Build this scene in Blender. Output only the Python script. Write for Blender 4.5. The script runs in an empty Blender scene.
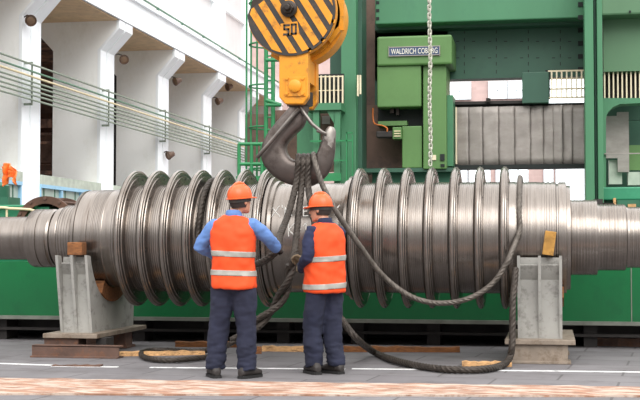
import bpy, bmesh, math, random
from mathutils import Vector, Matrix, noise, Euler
random.seed(7)
C = bpy.context.scene.collection
PI = math.pi
R = math.radians
V = Vector
# ------------------------------------------------------------------ camera
F = 1250.0
YAW = R(10.4)
CAMZ = 1.2
PITCH = math.atan(48/F)
cam_d = bpy.data.cameras.new('camera'); cam = bpy.data.objects.new('camera', cam_d); C.objects.link(cam)
cam_d.sensor_width = 36; cam_d.lens = F/640*36
cam.location = (0, 0, CAMZ)
cam.rotation_euler = (PI/2+PITCH, 0, YAW)
cam_d.clip_end = 500
bpy.context.scene.camera = cam
CM = Euler((PI/2+PITCH, 0, YAW)).to_matrix()
CO = V((0, 0, CAMZ))
def ray(x, y): return CM @ V(((x-320)/F, (200-y)/F, -1))
def P(x, y, Y):
    d = ray(x, y); return CO + d*(Y/d.y)
def PX(x, y, X):
    d = ray(x, y); return CO + d*(X/d.x)
def PF(x, y, Z=0.0):
    d = ray(x, y); return CO + d*((Z-CAMZ)/d.z)
def XA(x, Y=14.0): return P(x, 240, Y).x

# ------------------------------------------------------------------ materials
def lin(c):
    return tuple(((v/255/12.92) if v/255 <= .04045 else ((v/255+.055)/1.055)**2.4) for v in c)
def mat(name, c, rough=.6, metal=0., var=.12, scale=3., c2=None, amt=.35, scale2=6., bump=0., bscale=40., stretch=(1, 1, 1), thr=(.5, .65), emit=0., spec=.5):
    m = bpy.data.materials.new(name); m.use_nodes = True
    nt = m.node_tree; N = nt.nodes; L = nt.links
    b = N['Principled BSDF']
    b.inputs['Roughness'].default_value = rough; b.inputs['Metallic'].default_value = metal
    b.inputs['Specular IOR Level'].default_value = spec
    tc = N.new('ShaderNodeTexCoord'); mp = N.new('ShaderNodeMapping'); mp.inputs['Scale'].default_value = stretch
    L.new(tc.outputs['Object'], mp.inputs['Vector'])
    n = N.new('ShaderNodeTexNoise'); n.inputs['Scale'].default_value = scale; n.inputs['Detail'].default_value = 6
    L.new(mp.outputs[0], n.inputs['Vector'])
    lc = lin(c)
    r = N.new('ShaderNodeValToRGB')
    r.color_ramp.elements[0].position = .3; r.color_ramp.elements[1].position = .7
    r.color_ramp.elements[0].color = tuple(v*(1-var) for v in lc)+(1,)
    r.color_ramp.elements[1].color = tuple(min(1, v*(1+var)) for v in lc)+(1,)
    L.new(n.outputs['Fac'], r.inputs['Fac'])
    out = r.outputs['Color']
    if c2:
        n2 = N.new('ShaderNodeTexNoise'); n2.inputs['Scale'].default_value = scale2; n2.inputs['Detail'].default_value = 8; n2.inputs['Roughness'].default_value = .7
        L.new(mp.outputs[0], n2.inputs['Vector'])
        r2 = N.new('ShaderNodeValToRGB'); r2.color_ramp.elements[0].position = thr[0]; r2.color_ramp.elements[1].position = thr[1]
        r2.color_ramp.elements[0].color = (0, 0, 0, 1); r2.color_ramp.elements[1].color = (amt, amt, amt, 1)
        L.new(n2.outputs['Fac'], r2.inputs['Fac'])
        mx = N.new('ShaderNodeMix'); mx.data_type = 'RGBA'
        L.new(r2.outputs['Color'], mx.inputs[0]); L.new(out, mx.inputs[6]); mx.inputs[7].default_value = lin(c2)+(1,)
        out = mx.outputs[2]
    L.new(out, b.inputs['Base Color'])
    if bump:
        n3 = N.new('ShaderNodeTexNoise'); n3.inputs['Scale'].default_value = bscale; n3.inputs['Detail'].default_value = 5
        L.new(mp.outputs[0], n3.inputs['Vector'])
        bp = N.new('ShaderNodeBump'); bp.inputs['Strength'].default_value = bump; bp.inputs['Distance'].default_value = .02
        L.new(n3.outputs['Fac'], bp.inputs['Height']); L.new(bp.outputs['Normal'], b.inputs['Normal'])
    if emit:
        b.inputs['Emission Color'].default_value = lc+(1,); b.inputs['Emission Strength'].default_value = emit
    return m
M = {}
M['steel'] = mat('turned_steel', (142, 134, 127), .27, .95, .10, 3, (104, 90, 80), .35, 2.0, stretch=(9, .8, .8))
M['flange'] = mat('flange_steel', (142, 134, 127), .26, .9, .12, 4, (112, 100, 90), .5, 3)
M['hole'] = mat('hole_dark', (25, 23, 22), .8)
M['chalk'] = mat('chalk', (225, 222, 215), .95, 0, .05)
M['stand'] = mat('stand_paint', (156, 154, 148), .6, 0, .12, 4, (70, 64, 56), .7, 7, bump=.1, thr=(.52, .7))
M['plate'] = mat('base_plate_steel', (135, 122, 108), .6, .1, .2, 6, (90, 70, 50), .6, 8)
M['rust'] = mat('rusty_steel', (92, 70, 60), .8, .1, .25, 7, (130, 85, 55), .5, 10, bump=.2)
M['wood'] = mat('old_wood', (132, 84, 46), .85, 0, .3, 8, (70, 45, 28), .7, 9, bump=.3, stretch=(1, 4, 4))
M['woodp'] = mat('pale_wood', (205, 160, 110), .85, 0, .3, 8, (90, 60, 36), .7, 10, bump=.3, stretch=(1, 5, 5))
M['woody'] = mat('yellowish_wood', (176, 130, 62), .85, 0, .3, 8, (80, 55, 28), .7, 12, bump=.3)
M['bed'] = mat('bed_green', (0, 100, 52), .4, 0, .08, 1.5, (2, 84, 46), .4, 5)
M['lip'] = mat('bed_lip', (125, 128, 118), .5, .3, .2, 6)
M['dark'] = mat('dark_iron', (48, 44, 42), .75, .1, .3, 6)
M['green'] = mat('column_green', (68, 124, 88), .5, 0, .1, 1.5, (58, 108, 80), .5, 3, stretch=(1, 1, .4))
M['greend'] = mat('rail_green', (50, 88, 70), .5, 0, .12, 1.2, (46, 80, 66), .5, 3)
M['greeny'] = mat('head_green', (88, 126, 70), .5, 0, .08, 1.5, (82, 118, 64), .5, 4)
M['greens'] = mat('side_green', (82, 120, 86), .5, 0, .08, 1.2, (84, 120, 88), .4, 3)
M['cage'] = mat('cage_green', (40, 125, 75), .5, 0, .15, 4)
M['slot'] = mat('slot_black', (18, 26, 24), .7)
M['cover'] = mat('way_cover_steel', (158, 150, 144), .5, .1, .15, 2.5, (140, 132, 126), .8, 3.0, stretch=(1, 1, 2), thr=(.42, .62))
M['cream'] = mat('cream_bar', (222, 208, 178), .6, 0, .1, 5)
M['brownp'] = mat('brown_panel', (112, 88, 76), .75, 0, .3, 2, (60, 50, 46), .6, 3)
M['white'] = mat('white_wall_paint', (252, 253, 250), .8, 0, .02, 1.5, (232, 232, 224), .5, 1.2, stretch=(1, 1, .5))
M['whiteb'] = mat('beam_paint', (246, 250, 252), .75, 0, .02, 2)
M['panel'] = mat('upper_panel', (226, 226, 226), .85, 0, .03, 2)
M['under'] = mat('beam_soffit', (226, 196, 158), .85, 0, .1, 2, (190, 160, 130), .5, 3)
M['bay'] = mat('rear_bay', (168, 128, 104), .9, 0, .4, 1.3, (62, 52, 50), .8, 1.1, thr=(.42, .55))
M['teal'] = mat('partition_panel', (165, 182, 170), .5, 0, .12, 3)
M['bluef'] = mat('blue_frame', (150, 196, 222), .5, 0, .06, 4)
M['sill'] = mat('sill', (178, 186, 172), .8, 0, .15, 5)
M['pipe'] = mat('pipe_grey_green', (138, 150, 134), .55, .1, .12, 4)
M['pipeg'] = mat('pipe_green', (86, 128, 104), .5, 0, .12, 4)
M['pipey'] = mat('pipe_yellow', (216, 202, 164), .5, 0, .08, 4)
M['lamp'] = mat('lamp_brown', (96, 74, 60), .5, .3, .2, 6)
M['lampg'] = mat('lamp_glass', (120, 96, 76), .2, 0, .1, 6)
M['yellow'] = mat('crane_yellow', (222, 146, 30), .45, 0, .1, 5, (120, 82, 38), .7, 7, thr=(.53, .66))
M['black'] = mat('black_paint', (48, 45, 43), .55, 0, .15, 6, (95, 75, 55), .35, 14)
M['sheave'] = mat('sheave_iron', (66, 56, 50), .5, .6, .2, 6)
M['nut'] = mat('greasy_nut', (58, 52, 48), .4, .7, .2, 8)
M['hook'] = mat('hook_steel', (104, 95, 90), .42, .75, .25, 4, (64, 54, 48), .7, 5, bump=.15, bscale=14)
M['hooktip'] = mat('hook_tip', (158, 151, 144), .40, .6, .2, 8, (90, 80, 72), .7, 12)
M['rod'] = mat('latch_rod', (124, 118, 112), .32, .8, .2, 8)
M['rope'] = mat('wire_rope', (66, 59, 53), .55, .55, .25, 14, (50, 44, 38), .6, 9)
M['ropel'] = mat('wire_rope_pale', (100, 93, 86), .5, .6, .2, 14, (60, 54, 48), .5, 9)
M['chain'] = mat('chain_zinc', (186, 184, 170), .5, .3, .1, 20)
M['winframe'] = mat('window_frame_paint', (222, 230, 234), .6, 0, .04, 4)
M['brick'] = mat('pink_brick', (204, 178, 172), .9, 0, .12, 1)
M['pane'] = mat('daylight_pane', (240, 246, 248), .4, 0, .01, 1, emit=1.6)
M['panelit'] = mat('lit_pane', (235, 245, 238), .4, 0, .01, 1, emit=.9)
M['orange'] = mat('hi_vis_orange', (228, 76, 22), .75, 0, .05, 6)
M['helmet'] = mat('helmet_orange', (228, 94, 40), .35, 0, .03, 4)
M['stripe'] = mat('reflective_tape', (158, 156, 148), .45, .1, .08, 10)
M['blue'] = mat('blue_work_shirt', (92, 126, 182), .85, 0, .1, 8)
M['navy'] = mat('navy_trousers', (30, 33, 52), .9, 0, .2, 6, (38, 42, 64), .5, 4)
M['navyj'] = mat('navy_jacket', (34, 40, 68), .9, 0, .15, 6)
M['skin'] = mat('skin', (196, 140, 112), .55, 0, .06, 12)
M['hair'] = mat('hair', (46, 38, 34), .8, 0, .2, 30)
M['boot'] = mat('boot_leather', (44, 38, 35), .6, 0, .2, 10)
M['sole'] = mat('boot_sole', (30, 28, 27), .8)
M['gloved'] = mat('glove_dark', (52, 48, 46), .85, 0, .2, 12)
M['glovet'] = mat('glove_tan', (120, 104, 82), .85, 0, .2, 12)
M['eye'] = mat('eye', (235, 232, 225), .3)
M['ring'] = mat('rusty_ring', (92, 66, 52), .75, .2, .25, 6, (60, 44, 38), .6, 4)
M['rag'] = mat('orange_plastic', (245, 120, 50), .45, 0, .1, 8, (250, 170, 120), .6, 6)
M['cab'] = mat('cabinet_green', (42, 128, 92), .5, 0, .1, 3, (60, 150, 110), .4, 4)
M['pump'] = mat('pump_green', (40, 98, 74), .5, 0, .1, 4)
M['signb'] = mat('sign_blue', (56, 74, 104), .5, 0, .05, 4)
M['signw'] = mat('sign_letters', (232, 228, 214), .5)
M['cable'] = mat('orange_cable', (200, 110, 50), .5)
M['line'] = mat('floor_paint', (222, 222, 220), .8, 0, .12, 4, (150, 148, 146), .8, 7)
M['worn'] = mat('worn_plank', (150, 112, 90), .85, 0, .35, 5, (192, 176, 162), .8, 3.2, bump=.5, bscale=9, stretch=(1, 3, 1), thr=(.46, .56))
M['grass'] = mat('grey_box', (150, 150, 148), .6)

def floor_mat():
    m = mat('paver_floor', (112, 109, 110), .75, 0, .14, 1.2, (88, 83, 82), .6, 2.2, bump=.15, bscale=20)
    nt = m.node_tree; N = nt.nodes; L = nt.links; b = N['Principled BSDF']
    src = b.inputs['Base Color'].links[0].from_socket
    tc = N.new('ShaderNodeTexCoord')
    br = N.new('ShaderNodeTexBrick'); br.inputs['Scale'].default_value = 1.0
    br.inputs['Brick Width'].default_value = 1.1; br.inputs['Row Height'].default_value = .55
    br.inputs['Mortar Size'].default_value = .012
    br.inputs['Color1'].default_value = (1, 1, 1, 1); br.inputs['Color2'].default_value = (.84, .83, .84, 1); br.inputs['Mortar'].default_value = (.5, .48, .47, 1)
    mp = N.new('ShaderNodeMapping'); mp.inputs['Rotation'].default_value = (0, 0, .1)
    L.new(tc.outputs['Object'], mp.inputs['Vector']); L.new(mp.outputs[0], br.inputs['Vector'])
    mx = N.new('ShaderNodeMix'); mx.data_type = 'RGBA'; mx.blend_type = 'MULTIPLY'; mx.inputs[0].default_value = 1
    L.new(src, mx.inputs[6]); L.new(br.outputs['Color'], mx.inputs[7]); L.new(mx.outputs[2], b.inputs['Base Color'])
    return m
M['floor'] = floor_mat()
def brick_mat():
    m = M['brick']; nt = m.node_tree; N = nt.nodes; L = nt.links; b = N['Principled BSDF']
    src = b.inputs['Base Color'].links[0].from_socket
    tc = N.new('ShaderNodeTexCoord'); mp = N.new('ShaderNodeMapping'); mp.inputs['Rotation'].default_value = (PI/2, 0, 0)
    br = N.new('ShaderNodeTexBrick'); br.inputs['Scale'].default_value = 1.; br.inputs['Brick Width'].default_value = .5; br.inputs['Row Height'].default_value = .18
    br.inputs['Color1'].default_value = (1, 1, 1, 1); br.inputs['Color2'].default_value = (.9, .88, .88, 1); br.inputs['Mortar'].default_value = (.95, .95, .95, 1)
    L.new(tc.outputs['Object'], mp.inputs['Vector']); L.new(mp.outputs[0], br.inputs['Vector'])
    mx = N.new('ShaderNodeMix'); mx.data_type = 'RGBA'; mx.blend_type = 'MULTIPLY'; mx.inputs[0].default_value = 1
    L.new(src, mx.inputs[6]); L.new(br.outputs['Color'], mx.inputs[7]); L.new(mx.outputs[2], b.inputs['Base Color'])
brick_mat()

# ------------------------------------------------------------------ mesh builder
class MB:
    def __init__(s): s.v = []; s.f = []; s.mi = []; s.m = 0
    def add(s, vs, fs):
        o = len(s.v); s.v += [V(a) for a in vs]
        for f in fs: s.f.append([i+o for i in f]); s.mi.append(s.m)
        return s
    def box(s, a, b, rot=None):
        x0, x1 = sorted((a[0], b[0])); y0, y1 = sorted((a[1], b[1])); z0, z1 = sorted((a[2], b[2]))
        vs = [V((x, y, z)) for x in (x0, x1) for y in (y0, y1) for z in (z0, z1)]
        if rot:
            c = V(((x0+x1)/2, (y0+y1)/2, (z0+z1)/2)); m = Euler(rot).to_matrix(); vs = [m @ (p-c)+c for p in vs]
        return s.add(vs, [(0, 1, 3, 2), (4, 6, 7, 5), (0, 4, 5, 1), (2, 3, 7, 6), (0, 2, 6, 4), (1, 5, 7, 3)])
    def bx(s, x0, y0, x1, y1, Y, d):                      # a box whose front face covers a rectangle seen at depth Y
        xm = (x0+x1)/2; a = P(x0, (y0+y1)/2, Y).x; b = P(x1, (y0+y1)/2, Y).x
        return s.box((a, Y, P(xm, y1, Y).z), (b, Y+d, P(xm, y0, Y).z))
    def prism(s, poly, axis, a, b):                       # poly in the plane normal to axis, from a to b
        n = len(poly)
        def mk(p, t):
            return {'x': V((t, p[0], p[1])), 'y': V((p[0], t, p[1])), 'z': V((p[0], p[1], t))}[axis]
        vs = [mk(p, a) for p in poly]+[mk(p, b) for p in poly]
        return s.add(vs, [list(range(n)), list(range(2*n-1, n-1, -1))]+[(i, (i+1) % n, n+(i+1) % n, n+i) for i in range(n)])
    def tube(s, pts, rad, n=12, lobes=0, pitch=.25, depth=.2, squash=None):
        pts = [V(p) for p in pts]; k = len(pts)
        rs = rad if isinstance(rad, (list, tuple)) else [rad]*k
        t0 = (pts[1]-pts[0]).normalized(); up = V((0, 0, 1)) if abs(t0.z) < .9 else V((1, 0, 0))
        u = t0.cross(up).normalized(); vs = []; ln = 0
        for i in range(k):
            t = (pts[min(i+1, k-1)]-pts[max(i-1, 0)]).normalized()
            u = (u-t*u.dot(t)).normalized(); w = t.cross(u)
            if i: ln += (pts[i]-pts[i-1]).length
            tw = 2*PI*ln/pitch if lobes else 0
            for j in range(n):
                a = 2*PI*j/n
                r = rs[i]*(1-depth+depth*abs(math.cos(lobes*(a-tw)/2))) if lobes else rs[i]
                vs.append(pts[i]+u*math.cos(a)*r+w*math.sin(a)*r)
        fs = [(i*n+j, i*n+(j+1) % n, (i+1)*n+(j+1) % n, (i+1)*n+j) for i in range(k-1) for j in range(n)]
        fs += [list(range(n-1, -1, -1)), list(range((k-1)*n, k*n))]
        return s.add(vs, fs)
    def cyl(s, a, b, r, r2=None, n=16): return s.tube([a, b], [r, r if r2 is None else r2], n)
    def lathe(s, prof, o, axis='x', n=64, cap=True):      # prof: (along, radius)
        vs = []
        for (t, r) in prof:
            for j in range(n):
                a = 2*PI*j/n; c, d = r*math.cos(a), r*math.sin(a)
                vs.append(V(o)+{'x': V((t, c, d)), 'y': V((c, t, d)), 'z': V((c, d, t))}[axis])
        k = len(prof)
        fs = [(i*n+j, i*n+(j+1) % n, (i+1)*n+(j+1) % n, (i+1)*n+j) for i in range(k-1) for j in range(n)]
        if cap: fs += [list(range(n-1, -1, -1)), list(range((k-1)*n, k*n))]
        return s.add(vs, fs)
    def loft(s, rings):                                   # equal-length rings of points, closed
        n = len(rings[0]); k = len(rings)
        vs = [p for r in rings for p in r]
        fs = [(i*n+j, i*n+(j+1) % n, (i+1)*n+(j+1) % n, (i+1)*n+j) for i in range(k-1) for j in range(n)]
        fs += [list(range(n-1, -1, -1)), list(range((k-1)*n, k*n))]
        return s.add(vs, fs)
    def ell(s, c, r, n=16, rot=None):
        c = V(c); vs = []; k = n//2
        m = Euler(rot).to_matrix() if rot else Matrix.Identity(3)
        for i in range(1, k):
            a = PI*i/k
            for j in range(n):
                b = 2*PI*j/n; vs.append(c+m @ V((r[0]*math.sin(a)*math.cos(b), r[1]*math.sin(a)*math.sin(b), r[2]*math.cos(a))))
        fs = [(i*n+j, i*n+(j+1) % n, (i+1)*n+(j+1) % n, (i+1)*n+j) for i in range(k-2) for j in range(n)]
        vs += [c+m @ V((0, 0, r[2])), c-m @ V((0, 0, r[2]))]; t = len(vs)-2
        fs += [(t, (j+1) % n, j) for j in range(n)]+[(t+1, (k-2)*n+j, (k-2)*n+(j+1) % n) for j in range(n)]
        return s.add(vs, fs)
    def mesh(s, name, off=V((0, 0, 0))):
        me = bpy.data.meshes.new(name)
        me.from_pydata([p-off for p in s.v], [], s.f)
        me.polygons.foreach_set('material_index', s.mi)
        bm = bmesh.new(); bm.from_mesh(me); bmesh.ops.recalc_face_normals(bm, faces=bm.faces); bm.to_mesh(me); bm.free()
        return me
    def build(s, name, mats, parent=None, smooth=False, bevel=0., base=True, off=None):
        if parent is not None: o_ = wloc(parent)
        elif off is not None: o_ = V(off)
        else:
            xs = [p.x for p in s.v]; ys = [p.y for p in s.v]; zs = [p.z for p in s.v]
            o_ = V(((min(xs)+max(xs))/2, (min(ys)+max(ys))/2, min(zs)))
        me = s.mesh(name, o_)
        if not isinstance(mats, (list, tuple)): mats = [mats]
        for m in mats: me.materials.append(M[m] if isinstance(m, str) else m)
        ob = bpy.data.objects.new(name, me); C.objects.link(ob)
        if parent is not None: ob.parent = parent
        else: ob.location = o_
        if smooth:
            me.polygons.foreach_set('use_smooth', [True]*len(me.polygons))
            md = None
            try: me.set_sharp_from_angle(angle=R(40))
            except Exception: pass
        if bevel:
            md = ob.modifiers.new('bevel', 'BEVEL'); md.width = bevel; md.segments = 2; md.limit_method = 'ANGLE'
        return ob
WL = {}
def wloc(o):
    p = V((0, 0, 0))
    while o is not None: p = p+V(o.location); o = o.parent
    return p
def tag(o, label, cat, group=None, kind=None):
    o['label'] = label; o['category'] = cat
    if group: o['group'] = group
    if kind: o['kind'] = kind
    return o
def thing(name, label, cat, loc, group=None):
    o = bpy.data.objects.new(name, None); C.objects.link(o); o.location = loc; o.empty_display_size = .1
    return tag(o, label, cat, group)
def struct(o): o['kind'] = 'structure'; return o
def spline(pts, step=.03):                                # Catmull-Rom through points, resampled
    pts = [V(p) for p in pts]; q = [pts[0]*2-pts[1]]+pts+[pts[-1]*2-pts[-2]]; out = []
    for i in range(1, len(q)-2):
        a, b, c, d = q[i-1:i+3]; n = max(2, int((c-b).length/step))
        for k in range(n):
            t = k/n
            out.append(.5*((2*b)+(c-a)*t+(2*a-5*b+4*c-d)*t*t+(3*b-a-3*c+d)*t**3))
    out.append(pts[-1]); return out
def text(mb, s, size, M4, depth=.004):
    cu = bpy.data.curves.new('t', 'FONT'); cu.body = s; cu.size = size; cu.extrude = depth; cu.align_x = 'CENTER'; cu.align_y = 'CENTER'
    o = bpy.data.objects.new('t', cu); C.objects.link(o); bpy.context.view_layer.update()
    me = bpy.data.meshes.new_from_object(o.evaluated_get(bpy.context.evaluated_depsgraph_get()))
    mb.add([M4 @ v.co for v in me.vertices], [list(p.vertices) for p in me.polygons])
    bpy.data.objects.remove(o); bpy.data.meshes.remove(me); bpy.data.curves.remove(cu)
def remesh(mb, name, voxel, smooth=6, fn=None):
    me = mb.mesh(name); o = bpy.data.objects.new(name, me); C.objects.link(o)
    md = o.modifiers.new('r', 'REMESH'); md.mode = 'VOXEL'; md.voxel_size = voxel
    sm = o.modifiers.new('s', 'SMOOTH'); sm.iterations = smooth; sm.factor = .5
    bpy.context.view_layer.update()
    me2 = bpy.data.meshes.new_from_object(o.evaluated_get(bpy.context.evaluated_depsgraph_get()))
    bpy.data.objects.remove(o); bpy.data.meshes.remove(me)
    if fn:
        ns = [v.normal.copy() for v in me2.vertices]
        for v, n in zip(me2.vertices, ns): v.co += n*fn(v.co)
    me2.polygons.foreach_set('use_smooth', [True]*len(me2.polygons)); me2.name = name
    return me2
def put(name, me, m, parent):
    me.materials.clear(); me.materials.append(M[m]); o = bpy.data.objects.new(name, me); C.objects.link(o); o.parent = parent; return o

# ================================================================== setting
mb = MB(); mb.box((-40, -12, -.3), (40, 75, 0)); struct(mb.build('floor', 'floor', off=(0, 0, 0)))
# white painted line on the paving, broken where a plank lies
la, lb = PF(-20, 363.5), PF(660, 373)
def line_seg(x0, x1, y0, y1):
    a, b = PF(x0, y0), PF(x1, y1); d = (b-a).normalized(); n = V((-d.y, d.x, 0))*.035
    return [a-n, b-n, b+n, a+n]
mb = MB()
for (x0, x1, y0, y1) in ((-30, 52, 362.6, 365.4), (52, 118, 366.4, 367.2), (150, 345, 367.6, 369.3), (352, 660, 368.9, 372.5)):
    q = line_seg(x0, x1, y0, y1); mb.add([p+V((0, 0, .004)) for p in q]+[p+V((0, 0, -.01)) for p in q], [(0, 1, 2, 3), (7, 6, 5, 4), (0, 4, 5, 1), (1, 5, 6, 2), (2, 6, 7, 3), (3, 7, 4, 0)])
o = struct(mb.build('trim_1', 'line'))
# worn timber edging strip across the foreground
a, b = PF(-40, 379), PF(680, 389); c, d = PF(-40, 395), PF(680, 397.5)
mb = MB(); n = 160
for side, (p, q) in enumerate(((a, b), (c, d))): pass
top = []; 
for i in range(n+1):
    t = i/n; e0 = a.lerp(b, t); e1 = c.lerp(d, t)
    j = .05*noise.noise(V((e0.x*2.3, 1, 0))); j2 = .035*noise.noise(V((e0.x*2.7, 9, 0)))
    h = .016+.010*noise.noise(V((e0.x*4, 4, 0)))
    top.append([V((e0.x, e0.y+j, -.02)), V((e0.x, e0.y+j, h)), V((e1.x, e1.y+j2, h)), V((e1.x, e1.y+j2, -.02))])
mb.loft(top); struct(mb.build('trim_2', 'worn'))

# left row of forked columns, crane beam, upper wall
A = 14.0
COLY = [2.253*A, 2.680*A, 3.105*A, 3.535*A, 3.97*A, 4.40*A]
TH, WD, FL = 1.22, 1.55, .62
nth = ['nearest', 'second nearest', 'third', 'fourth', 'fifth', 'farthest']
for i, y in enumerate(COLY):
    xr, xl = -A, -A-WD
    poly = [(xl, 0), (xr, 0), (xr, 7.48), (xr+FL, 8.15), (xr+FL, 8.42), (xl-FL, 8.42), (xl-FL, 8.15), (xl, 7.48)]
    m2 = MB(); m2.prism(poly, 'y', y, y+TH)
    t_ = thing('column', '%s white forked column of the left row under the crane beam' % nth[i], 'column', (xr-WD/2, y+TH/2, 0), 'white forked columns'); struct(t_)
    m2.build('shaft', 'white', t_)
    e = MB()
    for y0, y1 in ((y-.02, y+TH*.40), (y+TH*.47, y+TH+.02)):
        e.prism([(xr-.05, 0), (xr+.05, 0), (xr+.05, 7.48), (xr+FL+.05, 8.15), (xr+FL+.05, 8.42), (xr+FL-.05, 8.42), (xr+FL-.05, 8.15), (xr-.05, 7.48)], 'y', y0, y1)
    e.build('facing_strip', 'whiteb', t_)
    if i < 5:
        mw = MB(); mw.box((xr-WD/2-.05, y+TH, 0), (xr-WD/2+.05, y+TH+.4, 7.2))
b_ = thing('crane_beam', 'long white crane runway beam carried by the left columns', 'beam', (-A, 40, 8.42)); struct(b_)
m2 = MB(); m2.box((-A+FL-1.0, 20, 8.44), (-A+FL, 75, 9.30)); m2.box((-A+FL-.05, 20, 8.44), (-A+FL+.08, 75, 8.58)); m2.box((-A+FL-.2, 20, 9.30), (-A+FL+.1, 75, 9.42))
m2.build('beam_web', 'whiteb', b_)
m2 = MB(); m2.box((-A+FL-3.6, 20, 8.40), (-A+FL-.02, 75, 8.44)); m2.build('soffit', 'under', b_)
m2 = MB(); m2.cyl((-A+FL+.05, 20, 9.52), (-A+FL+.05, 75, 9.52), .035, n=8)
for k in range(18): m2.cyl((-A+FL+.05, 24+k*2.9, 9.40), (-A+FL+.05, 24+k*2.9, 9.54), .05, n=8)
m2.build('crane_rail', 'pipeg', b_)
m2 = MB(); m2.box((-15.6, 15, 9.3), (-15.35, 75, 17)); struct(m2.build('wall_left', 'panel'))
for k, y in enumerate(COLY[1:]):
    m2 = MB(); m2.box((-15.35, y+.1, 9.3), (-14.95, y+TH, 17)); struct(m2.build('trim_%d' % (k+3), 'whiteb'))
m2 = MB(); m2.box((-15.35, 15, 12.6), (-15.2, 75, 12.9)); struct(m2.build('trim_9', 'whiteb'))
m2 = MB(); m2.box((-24.2, 15, 0), (-24, 75, 9.0)); m2.box((-24, 15, 8.95), (-15.4, 75, 9.1)); struct(m2.build('wall_rear', 'bay'))
# dark steelwork of the neighbouring bay, seen between the columns
for k, y in enumerate((44., 50., 56.)):
    t_ = thing('portal_frame', ['dark brown steel frame in the gap right of the nearest column', 'dark brown steel frame in the gap beyond the second column', 'dark brown steel frame deepest in the left bay'][k], 'frame', (-20, y, 0)); struct(t_)
    m2 = MB(); m2.box((-20.4, y, 0), (-20.1, y+.3, 8.9)); m2.box((-18.2, y, 0), (-17.9, y+.3, 8.9)); m2.build('post', 'dark', t_)
    m2 = MB()
    for z in (2.2, 4.1, 5.2, 6.7, 7.9): m2.box((-23.9, y+.05, z), (-16.3, y+.2, z+.22))
    m2.build('crossbar', 'rust', t_)
    m2 = MB(); m2.box((-20.1, y+.1, 4.4), (-18.2, y+.15, 5.1)); m2.box((-23, y+.1, 6.9), (-20.5, y+.15, 7.8)); m2.build('sheet_panel', 'brownp', t_)

# glazed partition between the first columns
def partition(y0, y1, label, ks):
    t_ = thing('glazed_partition', label, 'partition', (-A, (y0+y1)/2, 0), 'blue framed partitions')
    H = 2.88
    m2 = MB(); m2.box((-A-.05, y0, 0), (-A+.0, y1, H)); m2.build('panel', 'teal', t_)
    m2 = MB(); m2.box((-A-.45, y0, H+.1), (-A+.1, y1, H+.36)); m2.build('sill', 'sill', t_)
    m2 = MB(); m2.box((-A-.06, y0, H), (-A+.1, y1, H+.1))
    for k in range(ks+1):
        y = y0+(y1-y0)*k/ks; m2.box((-A-.06, y-.06 if k else y, 0), (-A+.08, y+.06 if k < ks else y, H))
    m2.build('frame', 'bluef', t_)
    m2 = MB()
    for k in range(ks*2):
        y = y0+(y1-y0)*(k+.5)/(ks*2); m2.box((-A, y-.015, 0), (-A+.02, y+.015, H))
    for z in (2.2,): m2.box((-A, y0, z), (-A+.02, y1, z+.03))
    m2.build('glazing_bar', 'pump', t_)
partition(COLY[0]+TH+.02, COLY[1]-.02, 'pale blue framed glazed partition between the two nearest white columns', 3)
partition(COLY[0]-5, COLY[0]-.02, 'pale blue framed partition left of the nearest white column behind the orange cloth', 3)
partition(COLY[1]+TH+.02, COLY[2]-.02, 'pale blue framed partition right of the second white column behind the steel rings', 3)

# pipes on brackets along the columns
ys = [53, 60.5, 66, 71.5, 76, 81, 85.5, 90.5]
pl = ['topmost grey-green pipe of the bundle along the white columns', 'dark green pipe, second from top of the bundle on the columns', 'pale yellow pipe of the bundle along the white columns', 'grey pipe directly below the yellow pipe on the columns',
      'second grey pipe below the yellow pipe on the columns', 'third grey pipe below the yellow pipe on the columns', 'grey pipe second from bottom of the bundle on the columns', 'lowest grey pipe of the bundle along the white columns']
XP = -A+.32
for k, y in enumerate(ys):
    p = PX(0, y, XP)
    m2 = MB(); m2.cyl((XP, 24, p.z), (XP, 61, p.z), .027 if k != 2 else .03, n=10)
    tag(m2.build('pipe', ['pipe', 'pipeg', 'pipey', 'pipe', 'pipe', 'pipe', 'pipe', 'pipe'][k], smooth=True), pl[k], 'pipe', 'pipes along the white columns')
zt, zb = PX(0, 52, XP).z, PX(0, 92, XP).z
for i, y in enumerate(COLY[:5]):
    m2 = MB(); m2.box((XP-.06, y+.1, zb-.1), (XP-.03, y+.16, zt+.06)); m2.box((-A+.055, y+.1, zt), (XP-.05, y+.16, zt+.06)); m2.box((-A+.055, y+.1, zb-.1), (XP-.05, y+.16, zb-.04))
    tag(m2.build('pipe_bracket', 'pipe'), 'steel pipe bracket on the %s white column' % nth[i], 'bracket', 'pipe brackets on the columns')

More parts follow.
